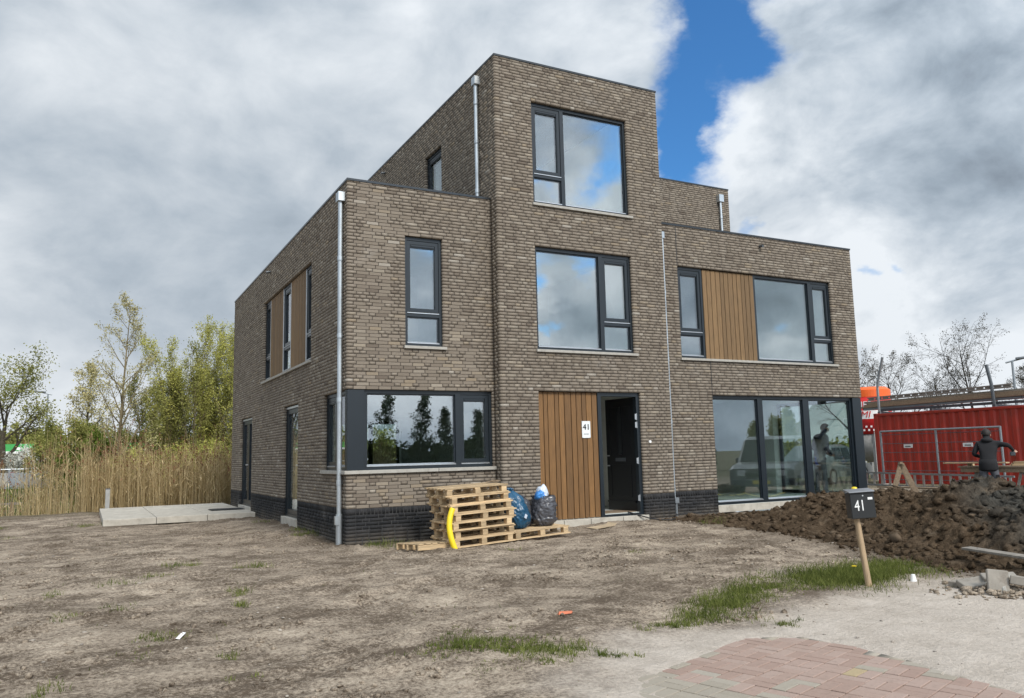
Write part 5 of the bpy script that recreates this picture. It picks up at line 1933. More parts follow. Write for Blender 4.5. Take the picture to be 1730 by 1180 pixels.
# ------------------------------------------------------------------ container with timber rack, fence, ladder
ct = thing('shipping_container', 'red corrugated shipping container behind the soil heap', 'container', (21.45, 6.63, -0.03), (0, 0, R(-86.4)))
CLEN, CH, CW = 6.06, 2.60, 2.44          # local x runs along the long side, local -y faces the house
pts = []
x = 0.16
while x < CLEN - 0.30:
    pts += [(x, 0.02), (x + 0.10, 0.02), (x + 0.165, 0.056), (x + 0.265, 0.056)]
    x += 0.33
pts.append((CLEN - 0.16, 0.02))
for side, nm in ((0, 'front_panel'), (1, 'rear_panel')):
    mb = MB()
    for (xa, ya), (xb, yb) in zip(pts[:-1], pts[1:]):
        if side:
            ya, yb = CW - ya, CW - yb
        mb.quad((xa, ya, 0.16), (xb, yb, 0.16), (xb, yb, CH - 0.10), (xa, ya, CH - 0.10))
    mb.build(nm, M_contain, ct)
mb = MB()
for xx in (0, CLEN - 0.16):
    for yy in (0, CW - 0.16):
        mb.box(xx, xx + 0.16, yy, yy + 0.16, 0.0, CH)
for yy in (0.0, CW - 0.08):
    mb.box(0.16, CLEN - 0.16, yy, yy + 0.08, 0.02, 0.16)
    mb.box(0.16, CLEN - 0.16, yy, yy + 0.08, CH - 0.10, CH - 0.012)
for xx in (0.0, CLEN - 0.10):
    mb.box(xx, xx + 0.10, 0.16, CW - 0.16, 0.02, 0.16)
    mb.box(xx, xx + 0.10, 0.16, CW - 0.16, CH - 0.10, CH - 0.012)
mb.build('frame', M_contain, ct, bevel=0.006)
mb = MB()
mb.box(0.1, CLEN - 0.1, 0.1, CW - 0.1, CH - 0.06, CH - 0.03)
mb.box(0.1, CLEN - 0.1, 0.1, CW - 0.1, 0.12, 0.155)
mb.build('roof', M_contain, ct)
for xx in (0.04, CLEN - 0.06):
    mb = MB()
    for k in range(7):
        yy = 0.18 + k * 0.30
        mb.box(xx, xx + 0.02, yy, yy + 0.24, 0.165, CH - 0.105)
    mb.build('end_panel', M_contain, ct)
for xx, zz in ((0.02, CH - 0.05), (CLEN - 0.10, CH - 0.05), (0.02, 0.06), (CLEN - 0.10, 0.06)):
    mb = MB()
    mb.box(xx + 0.02, xx + 0.07, -0.004, 0.0, zz - 0.02, zz + 0.025)
    mb.build('corner_casting', M_black, ct)

rack = thing('timber_rack', 'steel rack with upright posts on the container roof', 'rack', (21.45, 6.63, CH - 0.03), (0, 0, R(-86.4)))
mb = MB()
mb.tube([(0.02, 0.35, 0.0), (0.02, 0.35, 0.95), (0.05, 0.35, 1.15), (0.32, 0.35, 2.05)], 0.045, 8)
mb.build('post', M_galv, rack)
mb = MB()
mb.tube([(4.12, 0.35, 0.0), (4.08, 0.35, 0.75), (3.98, 0.35, 1.38)], 0.055, 8)
mb.build('post', M_darksteel, rack)
for xx in (0.02, 2.0, 4.12):
    mb = MB()
    mb.box(xx - 0.04, xx + 0.04, 0.30, 2.0, 0.0, 0.08)
    mb.build('cross_bar', M_darksteel, rack)
mb = MB()
mb.box(0.0, CLEN - 0.3, 0.42, 0.48, 0.08, 0.17)
mb.build('long_rail', M_darksteel, rack)
BG = 'long boards stacked on the container'
for i, (x0, x1, yy, z0, th, dp, mt, lb, rz_) in enumerate((
        (-0.75, 4.9, 0.62, 0.17, 0.08, 0.22, M_galv, 'grey steel beam under the boards on the container', 0.0),
        (-0.9, 5.25, 0.60, 0.255, 0.055, 0.25, M_oldwood, 'brown board lowest in the stack on the container', 0.0),
        (-0.7, 5.35, 0.63, 0.312, 0.055, 0.25, M_oldwood, 'brown board in the middle of the stack on the container', 0.01),
        (-0.6, 5.0, 0.66, 0.369, 0.06, 0.25, M_oldwood, 'brown board topmost of the plain boards on the container', -0.01),
        (-0.85, 4.95, 0.86, 0.435, 0.07, 0.2, M_greywood, 'grey weathered board lying behind the brown ones', 0.012))):
    t_ = thing('board', lb, 'board', (21.45, 6.63, CH - 0.03 + z0), (0, R(-0.6), R(-86.4)), BG)
    mb = MB()
    mb.box(x0, x1, yy - dp / 2, yy + dp / 2, 0, th)
    mb.build('timber', mt, t_, bevel=0.004)
    mb = MB()
    for xx in (x0 - 0.004, x1 - 0.03):
        mb.box(xx, xx + 0.034, yy - dp / 2 - 0.004, yy + dp / 2 + 0.004, 0.006, th + 0.003)
    mb.build('end_band', M_darksteel, t_)
lt = thing('scaffold_rail', 'grey ladder-like scaffold beam lying topmost on the container', 'scaffold beam', (21.45, 6.63, CH - 0.03 + 0.51), (0, R(-1.0), R(-86.4)), BG)
for zz in (0.0, 0.09):
    mb = MB()
    mb.box(-0.55, 4.6, 0.52, 0.58, zz, zz + 0.045)
    mb.build('chord', M_greywood, lt)
for k in range(18):
    mb = MB()
    mb.box(-0.50 + k * 0.285, -0.28 + k * 0.285, 0.53, 0.57, 0.046, 0.089)
    mb.build('web', M_greywood, lt)


def strut_fence(x, y0, y1, label):
    t_ = thing('mesh_fence', label, 'fence panel', (x, y0, 0.05), (0, 0, R(-90)))
    L = y0 - y1
    for xx in (0, L * 0.495, L):
        mb = MB()
        mb.tube([(xx, 0, 0), (xx, 0, 1.86)], 0.034 if xx else 0.038, 8)
        mb.build('upright', M_galv, t_)
    mb = MB()
    mb.tube([(0, 0, 1.84), (L, 0, 1.84)], 0.030, 8)
    mb.build('top_rail', M_galv, t_)
    mb = MB()
    for k in range(6):
        mb.tube([(0, 0, 0.22 + k * 0.30), (L, 0, 0.22 + k * 0.30)], 0.010, 4, cap=False)
    k = 0.11
    while k < L - 0.05:
        mb.tube([(k, 0.012, 0.2), (k, 0.012, 1.82)], 0.0022, 3, cap=False)
        k += 0.11
    tag(mb.build('wire_mesh', M_darksteel, t_), kind='stuff')
    for xx in (L * 0.25, L * 0.75):
        mb = MB()
        mb.box(xx - 0.16, xx + 0.16, -0.03, -0.018, 1.27, 1.39)
        s_ = mb.build('label_plate', M_white, t_)
        mb = MB()
        mb.box(xx - 0.10, xx + 0.10, -0.034, -0.031, 1.305, 1.335)
        mb.build('print', M_darksteel, s_)
    for xx in (0.0, L):
        mb = MB()
        mb.box(xx - 0.1, xx + 0.1, -0.28, 0.28, -0.05, 0.07)
        mb.build('foot_block', M_concrete, t_, bevel=0.01)
    return t_


strut_fence(20.3, 5.50, 1.38, 'grey wire mesh fence panel standing in front of the red container')
ld = thing('ladder', 'aluminium ladder lying on its edge along the container', 'ladder', (19.6, 5.8, 0.10), (0, R(0.9), R(-90)))
for zz in (0.0, 0.40):
    mb = MB()
    mb.box(0, 5.1, -0.03, 0.03, zz, zz + 0.055)
    mb.build('rail', M_galv, ld)
for k in range(17):
    mb = MB()
    mb.box(0.12 + k * 0.302, 0.18 + k * 0.302, -0.02, 0.02, 0.056, 0.399)
    mb.build('rung', M_alu, ld)
TG = 'sawn beams stored by the container'
for i, (y0, y1, xo, z0) in enumerate(((4.4, 0.4, 18.7, -0.06), (4.2, -0.2, 18.86, -0.06), (4.5, 0.2, 18.70, 0.022), (4.3, 0.9, 18.86, 0.022))):
    t_ = thing('beam', ('pale beam at the bottom front of the pile by the ladder', 'pale beam at the bottom back of the pile by the ladder', 'brown beam on top at the front of the pile by the ladder', 'brown beam on top at the back of the pile by the ladder')[i], 'beam', (xo, y0, 0.03 + z0), (0, 0, R(-90)), TG)
    mb = MB()
    mb.box(0, y0 - y1, -0.07, 0.07, 0, 0.078)
    mb.build('timber', M_oldwood if i > 1 else M_pine, t_, bevel=0.004)
    mb = MB()
    mb.box(0.5, 0.54, -0.074, 0.074, -0.002, 0.080)
    mb.build('strap', M_greypaint, t_)

# trestle and work table
ts = thing('trestle', 'wooden folding trestle with spread legs behind the soil heap', 'trestle', (12.2, -1.2, float(gz(12.2, -1.2, False)) + 0.0), (0, 0, R(-50)))
for i, (x0, yy) in enumerate(((-0.30, -0.05), (0.42, -0.05))):
    mb = MB()
    mb.bar((x0, yy, 0.0), (0.02, yy, 0.97), 0.11, 0.03, up=(0, 1, 0))
    mb.build('leg', M_oldwood, ts, bevel=0.003)
for i, (x0, yy) in enumerate(((-0.26, 0.55), (0.40, 0.55))):
    mb = MB()
    mb.bar((x0, yy, 0.0), (0.02, yy, 0.95), 0.07, 0.03, up=(0, 1, 0))
    mb.build('leg', M_oldwood, ts, bevel=0.003)
mb = MB()
mb.bar((0.02, -0.1, 0.99), (0.02, 0.6, 0.97), 0.06, 0.05)
mb.build('top_beam', M_oldwood, ts)
hs_ = thing('hose', 'yellow garden hose trailing over the soil below the trestle', 'hose')
mb = MB()
pts = []
for i in range(14):
    t_ = i / 13
    x, y = 9.6 + 2.4 * t_, -1.75 - 0.1 * t_ + 0.08 * math.sin(t_ * 9)
    pts.append((x, y, float(gz(x, y, False) + max(0.0, float(mound(x, y)))) + 0.03 + 0.15 * t_ * t_))
mb.tube(pts, 0.016, 8)
mb.build('tube', M_yellow, hs_, smooth=True)

wt = thing('work_table', 'wooden work table on trestle legs behind the soil heap', 'table', (14.35, -1.25, 0.0), (0, 0, R(-79)))
mb = MB()
mb.box(0, 1.55, -0.30, 0.30, 0.865, 0.90)
mb.build('top', M_oldwood, wt, bevel=0.003)
mb = MB()
mb.box(0.05, 1.50, -0.27, -0.24, 0.76, 0.864)
mb.build('apron', M_oldwood, wt, bevel=0.003)
for x0, x1 in ((0.18, 0.38), (0.58, 0.38), (1.08, 1.30), (1.56, 1.30)):
    for yy in (-0.24, 0.24):
        mb = MB()
        mb.bar((x0, yy, 0.0), (x1, yy * 0.8, 0.865), 0.06, 0.03, up=(0, 1, 0))
        mb.build('leg', M_greywood, wt, bevel=0.003)
for i, (x0, x1, yy, zz, lb) in enumerate(((-0.35, 1.0, -0.12, 0.955, 'pale board being sawn on the work table'), (1.02, 1.50, 0.02, 0.902, 'short pale offcut lying lowest on the right of the work table'), (1.05, 1.46, 0.03, 0.934, 'short pale offcut lying in the middle on the right of the work table'), (1.08, 1.42, 0.05, 0.966, 'short pale offcut lying topmost on the right of the work table'))):
    t_ = thing('board', lb, 'board', (14.35, -1.25, zz), (0, 0, R(-79)), 'pale boards on the work table')
    mb = MB()
    mb.box(x0, x1, yy - 0.10, yy + 0.10, 0, 0.030)
    mb.build('timber', M_pine, t_, bevel=0.003)
    mb = MB()
    mb.box(x0 + 0.02, x0 + 0.05, yy - 0.1005, yy + 0.1005, -0.0005, 0.0305)
    mb.build('pencil_mark', M_oldwood, t_)
blk = thing('support_block', 'small pale block under the board on the work table', 'block', (14.37, -1.42, 0.902), (0, 0, R(-79)))
mb = MB()
mb.box(-0.05, 0.05, -0.05, 0.10, 0, 0.052)
mb.build('block', M_pine, blk, bevel=0.003)


# ------------------------------------------------------------------ people
def person(label, loc, rz, J, E, colours, hair, extras=()):
    """J: joint -> (x, y, z, radius); E: edges; colours: joint pair -> material slot"""
    t_ = thing('person', label, 'person', loc, (0, 0, rz))
    bm = bmesh.new()
    sk = bm.verts.layers.skin.verify()
    vs = {}
    for k, (x, y, z, r_) in J.items():
        v = bm.verts.new((x, y, z))
        v[sk].radius = (r_, r_ * (0.72 if k in ('belly', 'chest', 'pelvis') else 1.0))
        v[sk].use_root = (k == 'pelvis')
        vs[k] = v
    for a, b in E:
        bm.edges.new((vs[a], vs[b]))
    me = bpy.data.meshes.new('body')
    bm.to_mesh(me)
    bm.free()
    o = link('body', me)
    sm = o.modifiers.new('skin', 'SKIN')
    sm.use_smooth_shade = True
    ss = o.modifiers.new('sub', 'SUBSURF')
    ss.levels = ss.render_levels = 2
    dg = bpy.context.evaluated_depsgraph_get()
    m2 = bpy.data.meshes.new_from_object(o.evaluated_get(dg))
    bpy.data.objects.remove(o)
    m2.name = 'body'
    mats = []
    segs = []
    for (a, b) in E:
        mt = colours(a, b)
        if mt not in mats:
            mats.append(mt)
        segs.append((np.array(J[a][:3]), np.array(J[b][:3]), max(J[a][3], J[b][3]), mats.index(mt)))
    m2.materials.clear()
    for m_ in mats:
        m2.materials.append(m_)
    for p in m2.polygons:
        c = np.array(p.center)
        best, bi = 1e9, 0
        for a, b, r_, i in segs:
            e = b - a
            tt_ = np.clip(np.dot(c - a, e) / (np.dot(e, e) + 1e-9), 0, 1)
            d = np.linalg.norm(c - a - e * tt_) - r_
            if d < best:
                best, bi = d, i
        p.material_index = bi
    body = link('body', m2, t_)
    hx_, hy_, hz_, hr = J['crown']
    hd = np.array(J['head'][:3])
    cr = np.array((hx_, hy_, hz_))
    up = (cr - hd) / np.linalg.norm(cr - hd)
    # hair as a cap over the back and top of the skull
    bm = bmesh.new()
    bmesh.ops.create_icosphere(bm, subdivisions=3, radius=1)
    fwd = np.array((0, 1, 0.0)) - up * up[1]
    fwd /= np.linalg.norm(fwd)
    for v in list(bm.verts):
        p = np.array(v.co)
        if np.dot(p, up) < 0.05 + 0.55 * np.dot(p, fwd):
            bm.verts.remove(v)
    for v in bm.verts:
        p = np.array(v.co)
        v.co = Vector(hd + up * 0.045 + p * np.array((0.088, 0.104, 0.112)))
    me = bpy.data.meshes.new('hair')
    bm.to_mesh(me)
    bm.free()
    me.materials.append(hair)
    sol = link('hair', me, t_)
    md = sol.modifiers.new('thick', 'SOLIDIFY')
    md.thickness = 0.012
    md.offset = 1
    side = np.cross(up, fwd)
    face = hd + fwd * 0.088 + up * 0.03
    for s in (-1, 1):
        mb = MB()
        c = face + side * 0.033 * s
        mb.obox(c, side * 0.013, up * 0.007, fwd * 0.006)
        mb.build('eye', M_digit, t_)
        mb = MB()
        c = hd + side * 0.088 * s + up * 0.02
        mb.obox(c, side * 0.008, up * 0.030, fwd * 0.017)
        mb.build('ear', M_skin, t_, bevel=0.005)
    mb = MB()
    c = face - up * 0.03 + fwd * 0.008
    mb.obox(c, side * 0.012, up * 0.026, fwd * 0.018)
    mb.build('nose', M_skin, t_, bevel=0.006)
    mb = MB()
    mb.obox(face - up * 0.072 - fwd * 0.004, side * 0.022, up * 0.005, fwd * 0.006)
    mb.build('mouth', M_terracotta, t_)
    return t_


def hand(J, E, nm, wrist, d, palmn):
    """five fingers rooted in the palm; d: direction of the hand, palmn: thumb side"""
    d = np.array(d, float) / np.linalg.norm(d)
    s = np.array(palmn, float)
    s -= d * np.dot(s, d)
    s /= np.linalg.norm(s)
    nrm = np.cross(d, s)
    w_ = np.array(J[wrist][:3])
    J[nm + 'p'] = (*(w_ + d * 0.06), 0.034)
    E.append((wrist, nm + 'p'))
    for i, (o_, L, r_) in enumerate(((0.028, 0.075, .0095), (0.010, 0.085, .010), (-0.009, 0.080, .0095), (-0.027, 0.062, .0085))):
        a = w_ + d * 0.105 + s * o_
        b = a + d * L * 0.55 + nrm * 0.012
        c = b + d * L * 0.30 + nrm * 0.035
        for q, (p, rr) in enumerate(((a, r_ + .002), (b, r_), (c, r_ * .85))):
            J['%s%d%d' % (nm, i, q)] = (*p, rr)
        E += [(nm + 'p', '%s%d0' % (nm, i)), ('%s%d0' % (nm, i), '%s%d1' % (nm, i)), ('%s%d1' % (nm, i), '%s%d2' % (nm, i))]
    a = w_ + d * 0.055 + s * 0.045
    b = a + d * 0.035 + s * 0.022 + nrm * 0.01
    J[nm + 't0'] = (*a, 0.012)
    J[nm + 't1'] = (*b, 0.010)
    E += [(nm + 'p', nm + 't0'), (nm + 't0', nm + 't1')]


def base_body(la, ra, legs, sway=0.0, stoop=0.0, headfwd=0.0):
    J = dict(pelvis=(0, 0, 0.93, 0.155), belly=(sway * 0.4, 0.02 + stoop * .3, 1.08, 0.155), chest=(sway, 0.03 + stoop * .8, 1.30, 0.175), neck=(sway, 0.05 + stoop + headfwd * .3, 1.475, 0.062),
             head=(sway, 0.085 + stoop + headfwd, 1.575, 0.083), crown=(sway, 0.08 + stoop + headfwd * 1.05, 1.675, 0.075))
    E = [('pelvis', 'belly'), ('belly', 'chest'), ('chest', 'neck'), ('neck', 'head'), ('head', 'crown')]
    for s, arm in ((-1, la), (1, ra)):
        n_ = 'L' if s < 0 else 'R'
        J[n_ + 'sh'] = (sway + s * 0.185, 0.03 + stoop * .9, 1.395, 0.075)
        J[n_ + 'el'] = (*arm[0], 0.052)
        J[n_ + 'wr'] = (*arm[1], 0.034)
        E += [('chest', n_ + 'sh'), (n_ + 'sh', n_ + 'el'), (n_ + 'el', n_ + 'wr')]
        hand(J, E, n_ + 'h', n_ + 'wr', np.array(arm[1]) - np.array(arm[0]), (-s * 0.6, 0.2, 0.8))
        hp, kn, an = legs[0 if s < 0 else 1]
        J[n_ + 'hip'] = (*hp, 0.098)
        J[n_ + 'kn'] = (*kn, 0.070)
        J[n_ + 'an'] = (*an, 0.050)
        J[n_ + 'heel'] = (an[0], an[1] - 0.05, 0.045, 0.045)
        J[n_ + 'toe'] = (an[0] + s * 0.03, an[1] + 0.17, 0.035, 0.040)
        E += [('pelvis', n_ + 'hip'), (n_ + 'hip', n_ + 'kn'), (n_ + 'kn', n_ + 'an'), (n_ + 'an', n_ + 'heel'), (n_ + 'an', n_ + 'toe')]
    return J, E


def outfit(top, legs, shoes):
    def f(a, b):
        q = a + ' ' + b
        if 'heel' in q or 'toe' in q:
            return shoes
        if 'kn' in q or 'hip' in q:
            return legs
        if 'head' in q or 'h0' in b or any(x in q for x in ('hp', 'Lh', 'Rh')) and 'hip' not in q:
            return M_skin
        return top
    return f


legs = (((-0.10, 0, 0.86), (-0.13, 0.03, 0.47), (-0.14, -0.02, 0.09)), ((0.10, 0, 0.86), (0.15, 0.05, 0.47), (0.17, 0.0, 0.09)))
J, E = base_body(((-0.26, 0.16, 1.16), (-0.10, 0.38, 1.10)), ((0.42, 0.10, 1.36), (0.50, 0.33, 1.26)), legs, sway=0.02, stoop=0.22, headfwd=0.10)
wk = person('person in black jacket and grey trousers seen from behind at the work table', (13.92, -2.12, 0.0), R(-57), J, E, outfit(M_jacket, M_trousers, M_black), M_hair)
mb = MB()
mb.lathe([(0.175, 0.80), (0.192, 0.84), (0.186, 0.95), (0.165, 1.06)], 20, c=(0, 0.0, 0))
mb.v = [(x, y * 0.74 + 0.01, z) for x, y, z in mb.v]
mb.build('jacket_hem', M_jacket, wk, smooth=True)
mb = MB()
mb.lathe([(0.055, 0), (0.115, 0.03), (0.125, 0.07), (0.085, 0.11)], 18, c=(0.02, 0.215, 1.42))
mb.build('hood', M_jacket, wk, smooth=True)
for s_ in (-1, 1):
    mb = MB()
    mb.box(s_ * 0.16 - 0.035, s_ * 0.16 + 0.035, -0.07, 0.06, 0.52, 0.72)
    mb.build('thigh_pocket', M_jacket, wk, bevel=0.012)
mb = MB()
mb.lathe([(0.098, 0), (0.10, 0.03), (0.085, 0.075), (0.04, 0.098)], 18, c=(0.02, 0.415, 1.615))
mb.box(-0.055, 0.095, 0.47, 0.60, 1.612, 1.624)
mb.build('cap', M_jacket, wk, smooth=False)
sw = thing('power_tool', 'small dark power tool held in the right hand of the worker in black', 'power tool', (13.92 + 0.50 * 0.545 + 0.44 * 0.839, -2.12 - 0.50 * 0.839 + 0.44 * 0.545, 1.12), (0, 0, R(-57)))
mb = MB()
mb.box(-0.05, 0.05, -0.12, 0.12, 0, 0.09)
mb.build('motor_body', M_darksteel, sw, bevel=0.012)
mb = MB()
mb.tube([(0, -0.09, 0.09), (0, -0.06, 0.15), (0, 0.06, 0.15), (0, 0.09, 0.09)], 0.016, 8)
mb.build('grip', M_rubber, sw)
legs = (((-0.10, 0, 0.86), (-0.12, 0.04, 0.47), (-0.13, -0.02, 0.09)), ((0.10, 0, 0.86), (0.12, 0.03, 0.47), (0.14, 0.02, 0.09)))
J, E = base_body(((-0.27, 0.05, 1.12), (-0.13, 0.29, 1.02)), ((0.27, 0.03, 1.12), (0.10, 0.28, 1.00)), legs, stoop=0.08, headfwd=0.07)
J['hem'] = (0, 0.0, 0.86, 0.15)
E.append(('pelvis', 'hem'))
ofit = outfit(M_navy, M_trousers, M_black)
mn = person('person in dark jacket over a blue shirt looking down behind the corner glass', (12.02, 0.88, 0.252), R(-100), J, E, lambda a, b: M_bluecloth if b == 'hem' else ofit(a, b), M_hair)
cpk = thing('paper_cup', 'white cup held in the hands of the man behind the glass', 'cup', (12.02 + 0.36, 0.82, 1.22))
mb = MB()
mb.lathe([(0.028, 0), (0.040, 0.10)], 14)
mb.build('cup', M_white, cpk, smooth=False)
mb = MB()
mb.lathe([(0.042, 0.10), (0.042, 0.108), (0.035, 0.112)], 14)
mb.build('cup_lid', M_black, cpk)


# ------------------------------------------------------------------ vehicles, silo, lamps, canopy, railing
def car(label, loc, rz, L, Wd, H, paint, van=False):
    t_ = thing('parked_car' if not van else 'parked_van', label, 'van' if van else 'car', loc, (0, 0, rz))
    h = H
    hw = Wd / 2
    if van:
        prof = [(0, .30), (0, .85), (.06 * L, .98), (.19 * L, 1.05), (.30 * L, h - .12), (.36 * L, h - .02), (.94 * L, h), (.985 * L, h - .12), (L, .9), (L, .30)]
    else:
        prof = [(0, .30), (0.01 * L, .62), (.06 * L, .74), (.26 * L, .90), (.40 * L, h - .06), (.50 * L, h), (.72 * L, h - .03), (.90 * L, .98), (.98 * L, .92), (L, .60), (L, .30)]
    V, Fq = [], []
    m_ = len(prof)
    rows = ((-1, 0.0), (-0.985, 0.03), (-0.9, 0.10), (0.9, 0.10), (0.985, 0.03), (1, 0.0))
    for s, r_ in rows:
        for x, z in prof:
            k = 1 - 0.16 * max(0, (z - 0.9) / (h - 0.9))
            zz = z - (0.05 if abs(s) > 0.98 and z > 0.8 else 0)
            V.append((x, s * hw * k, zz))
    nr_ = len(rows)
    for i in range(nr_ - 1):
        for k in range(m_):
            k2 = (k + 1) % m_
            Fq.append((i * m_ + k, i * m_ + k2, (i + 1) * m_ + k2, (i + 1) * m_ + k))
    mb = MB()
    mb.v = V
    mb.f = Fq + [tuple(range(m_)), tuple(range((nr_ - 1) * m_, nr_ * m_))[::-1]]
    mb.mi = [0] * len(mb.f)
    mb.build('body', paint, t_, smooth=False)
    # glass
    a, b = ((.19 * L, 1.07), (.30 * L, h - .13)) if van else ((.27 * L, .93), (.40 * L, h - .08))
    mb = MB()
    mb.hexa([(a[0] - .012, -hw * .88, a[1]), (a[0] - .012, hw * .88, a[1]), (a[0] + .03, hw * .88, a[1] - .01), (a[0] + .03, -hw * .88, a[1] - .01),
             (b[0] - .012, -hw * .80, b[1]), (b[0] - .012, hw * .80, b[1]), (b[0] + .03, hw * .80, b[1] - .01), (b[0] + .03, -hw * .80, b[1] - .01)])
    mb.build('windscreen', M_carglass, t_)
    for s in (-1, 1):
        for x0, x1 in (((.33, .50), (.52, .70), (.72, .92)) if van else ((.43, .57), (.585, .74))):
            z0, z1 = (1.08, h - .22) if van else (.95, h - .12)
            y0, y1 = hw * (1 - .16 * (z0 - .9) / (h - .9)) + .004, hw * (1 - .16 * (z1 - .9) / (h - .9)) + .004
            mb = MB()
            mb.hexa([(x0 * L, s * (y0 - .02), z0), (x1 * L, s * (y0 - .02), z0), (x1 * L, s * y0, z0), (x0 * L, s * y0, z0),
                     (x0 * L + .05, s * (y1 - .02), z1), (x1 * L - .02, s * (y1 - .02), z1), (x1 * L - .02, s * y1, z1), (x0 * L + .05, s * y1, z1)])
            mb.build('side_window', M_carglass, t_)
        mb = MB()
        mb.box(-.015, .06, s * hw * .62 - .14, s * hw * .62 + .14, .62, .80)
        mb.build('headlight', M_lamp, t_, bevel=.02)
        mb = MB()
        mb.box(.30 * L, .34 * L, s * (hw + .01), s * (hw + .17), 1.02, 1.18)
        mb.build('wing_mirror', paint, t_, bevel=.02)
        for xx in (.17 * L, .80 * L):
            mb = MB()
            mb.tube([(xx, s * (hw - .18), .31), (xx, s * (hw + .012), .31)], .31, 22)
            w_ = mb.build('wheel', M_rubber, t_)
            mb = MB()
            mb.tube([(xx, s * (hw + .013), .31), (xx, s * (hw + .022), .31)], .20, 16)
            mb.build('rim', M_silver, w_)
    mb = MB()
    mb.box(-.04, .05, -hw * .93, hw * .93, .30, .52)
    mb.build('bumper', M_darksteel, t_, bevel=.02)
    mb = MB()
    mb.box(-.02, .03, -hw * .5, hw * .5, .60, .72)
    mb.build('grille', M_black, t_)
    mb = MB()
    mb.box(-.055, -.04, -.26, .26, .38, .49)
    mb.build('number_plate', M_yellow, t_)
    return t_


car('dark grey van parked on the drive beside the soil heap, mirrored in the glass', (14.6, -5.2, -0.05), R(-32), 4.7, 1.95, 1.88, M_carblack, True)
car('silver car half hidden between the house corner and the container', (23.6, 9.6, 0.0), R(196), 4.4, 1.8, 1.5, M_silver)
car('white van standing beyond the house, seen through the corner glass', (22.4, 13.4, 0.0), R(170), 5.0, 1.95, 2.0, M_white, True)
car('pale blue van beyond the house to the left of the white van', (18.8, 14.6, 0.0), R(165), 4.8, 1.9, 1.9, M_paleblue, True)
car('red car parked behind the metal railing across the ditch', (-8.8, 46.8, float(gz(-8, 46.8, False))), R(4), 4.2, 1.75, 1.45, M_carred)

si = thing('mortar_silo', 'red mortar silo with white lettering and an orange top behind the container', 'silo', (25.25, 9.76, 0.0))
mb = MB()
mb.lathe([(0.85, 1.9), (0.85, 3.42)], 48)
mb.build('drum', M_red, si, smooth=True)
mb = MB()
mb.lathe([(0.855, 3.425), (0.855, 3.72), (0.7, 3.84)], 48)
mb.build('top_band', M_orange, si, smooth=False)
mb = MB()
mb.lathe([(0.25, 0.75), (0.82, 1.89)], 40)
mb.build('hopper', M_greypaint, si, smooth=True)
for k in range(4):
    a = R(45 + 90 * k)
    mb = MB()
    mb.box(0.78 * math.cos(a) - .06, 0.78 * math.cos(a) + .06, 0.78 * math.sin(a) - .06, 0.78 * math.sin(a) + .06, 0, 2.0)
    mb.build('leg', M_greypaint, si)


def wrap_text(s, size, mat, ang, z, rad, shear=0.0):
    me = text_mesh(s, size, 0.006, mat, shear)
    for v in me.vertices:
        x, y, d = v.co
        a = ang + x / rad
        r_ = rad + 0.008 + d
        v.co = (r_ * math.cos(a), r_ * math.sin(a), z + y)
    return me


va = math.atan2(CAM.y - 9.76, CAM.x - 25.25)
mb = MB()
n0 = 14
for k in range(n0):
    a0, a1 = va - 0.95 + 1.9 * k / n0, va - 0.95 + 1.9 * (k + 1) / n0
    mb.quad((0.854 * math.cos(a0), 0.854 * math.sin(a0), 2.52), (0.854 * math.cos(a1), 0.854 * math.sin(a1), 2.52), (0.854 * math.cos(a1), 0.854 * math.sin(a1), 2.86), (0.854 * math.cos(a0), 0.854 * math.sin(a0), 2.86))
mb.build('white_band', M_white, si)
link('lettering', wrap_text('NER', 0.36, M_white, va - 0.22, 3.10, 0.85), si)
link('lettering', wrap_text('MI', 0.38, M_red, va - 0.22, 2.69, 0.856, 0.25), si)
mb = MB()
for k in range(10):
    a0 = va - 0.75 + 0.11 * k
    mb.obox((0.854 * math.cos(a0), 0.854 * math.sin(a0), 2.06 + 0.14 * (k % 2)), (-0.035 * math.sin(a0), 0.035 * math.cos(a0), 0), (0.006 * math.cos(a0), 0.006 * math.sin(a0), 0), (0, 0, 0.035))
tag(mb.build('small_lettering', M_white, si), kind='stuff')


def lamp_post(label, loc, h, arm, rz):
    t_ = thing('street_lamp', label, 'street lamp', loc, (0, 0, rz), 'street lamps')
    mb = MB()
    mb.tube([(0, 0, 0), (0, 0, h)], [0.085, 0.05], 10)
    mb.build('pole', M_galv, t_)
    mb = MB()
    mb.tube([(-arm * .5, 0, h - 0.05), (0, 0, h + 0.02), (arm, 0, h + 0.14)], 0.04, 8)
    mb.build('arm', M_galv, t_)
    mb = MB()
    mb.hexa([(arm * .3, -.13, h + .10), (arm + .35, -.13, h + .16), (arm + .35, .13, h + .16), (arm * .3, .13, h + .10), (arm * .3, -.10, h + .18), (arm + .32, -.10, h + .23), (arm + .32, .10, h + .23), (arm * .3, .10, h + .18)])
    mb.build('lamp_head', M_darksteel, t_)
    return t_


lamp_post('tall street lamp with a flat head at the right edge behind the container', (35.1, 9.4, 0.3), 4.95, 0.55, R(-50))
lamp_post('street lamp between the bare trees left of the rack post', (39.8, 20.4, 0.3), 5.3, 0.5, R(150))
lamp_post('slim street lamp between the trees across the ditch', (-6.4, 52.0, 0.3), 6.1, 0.5, R(170))

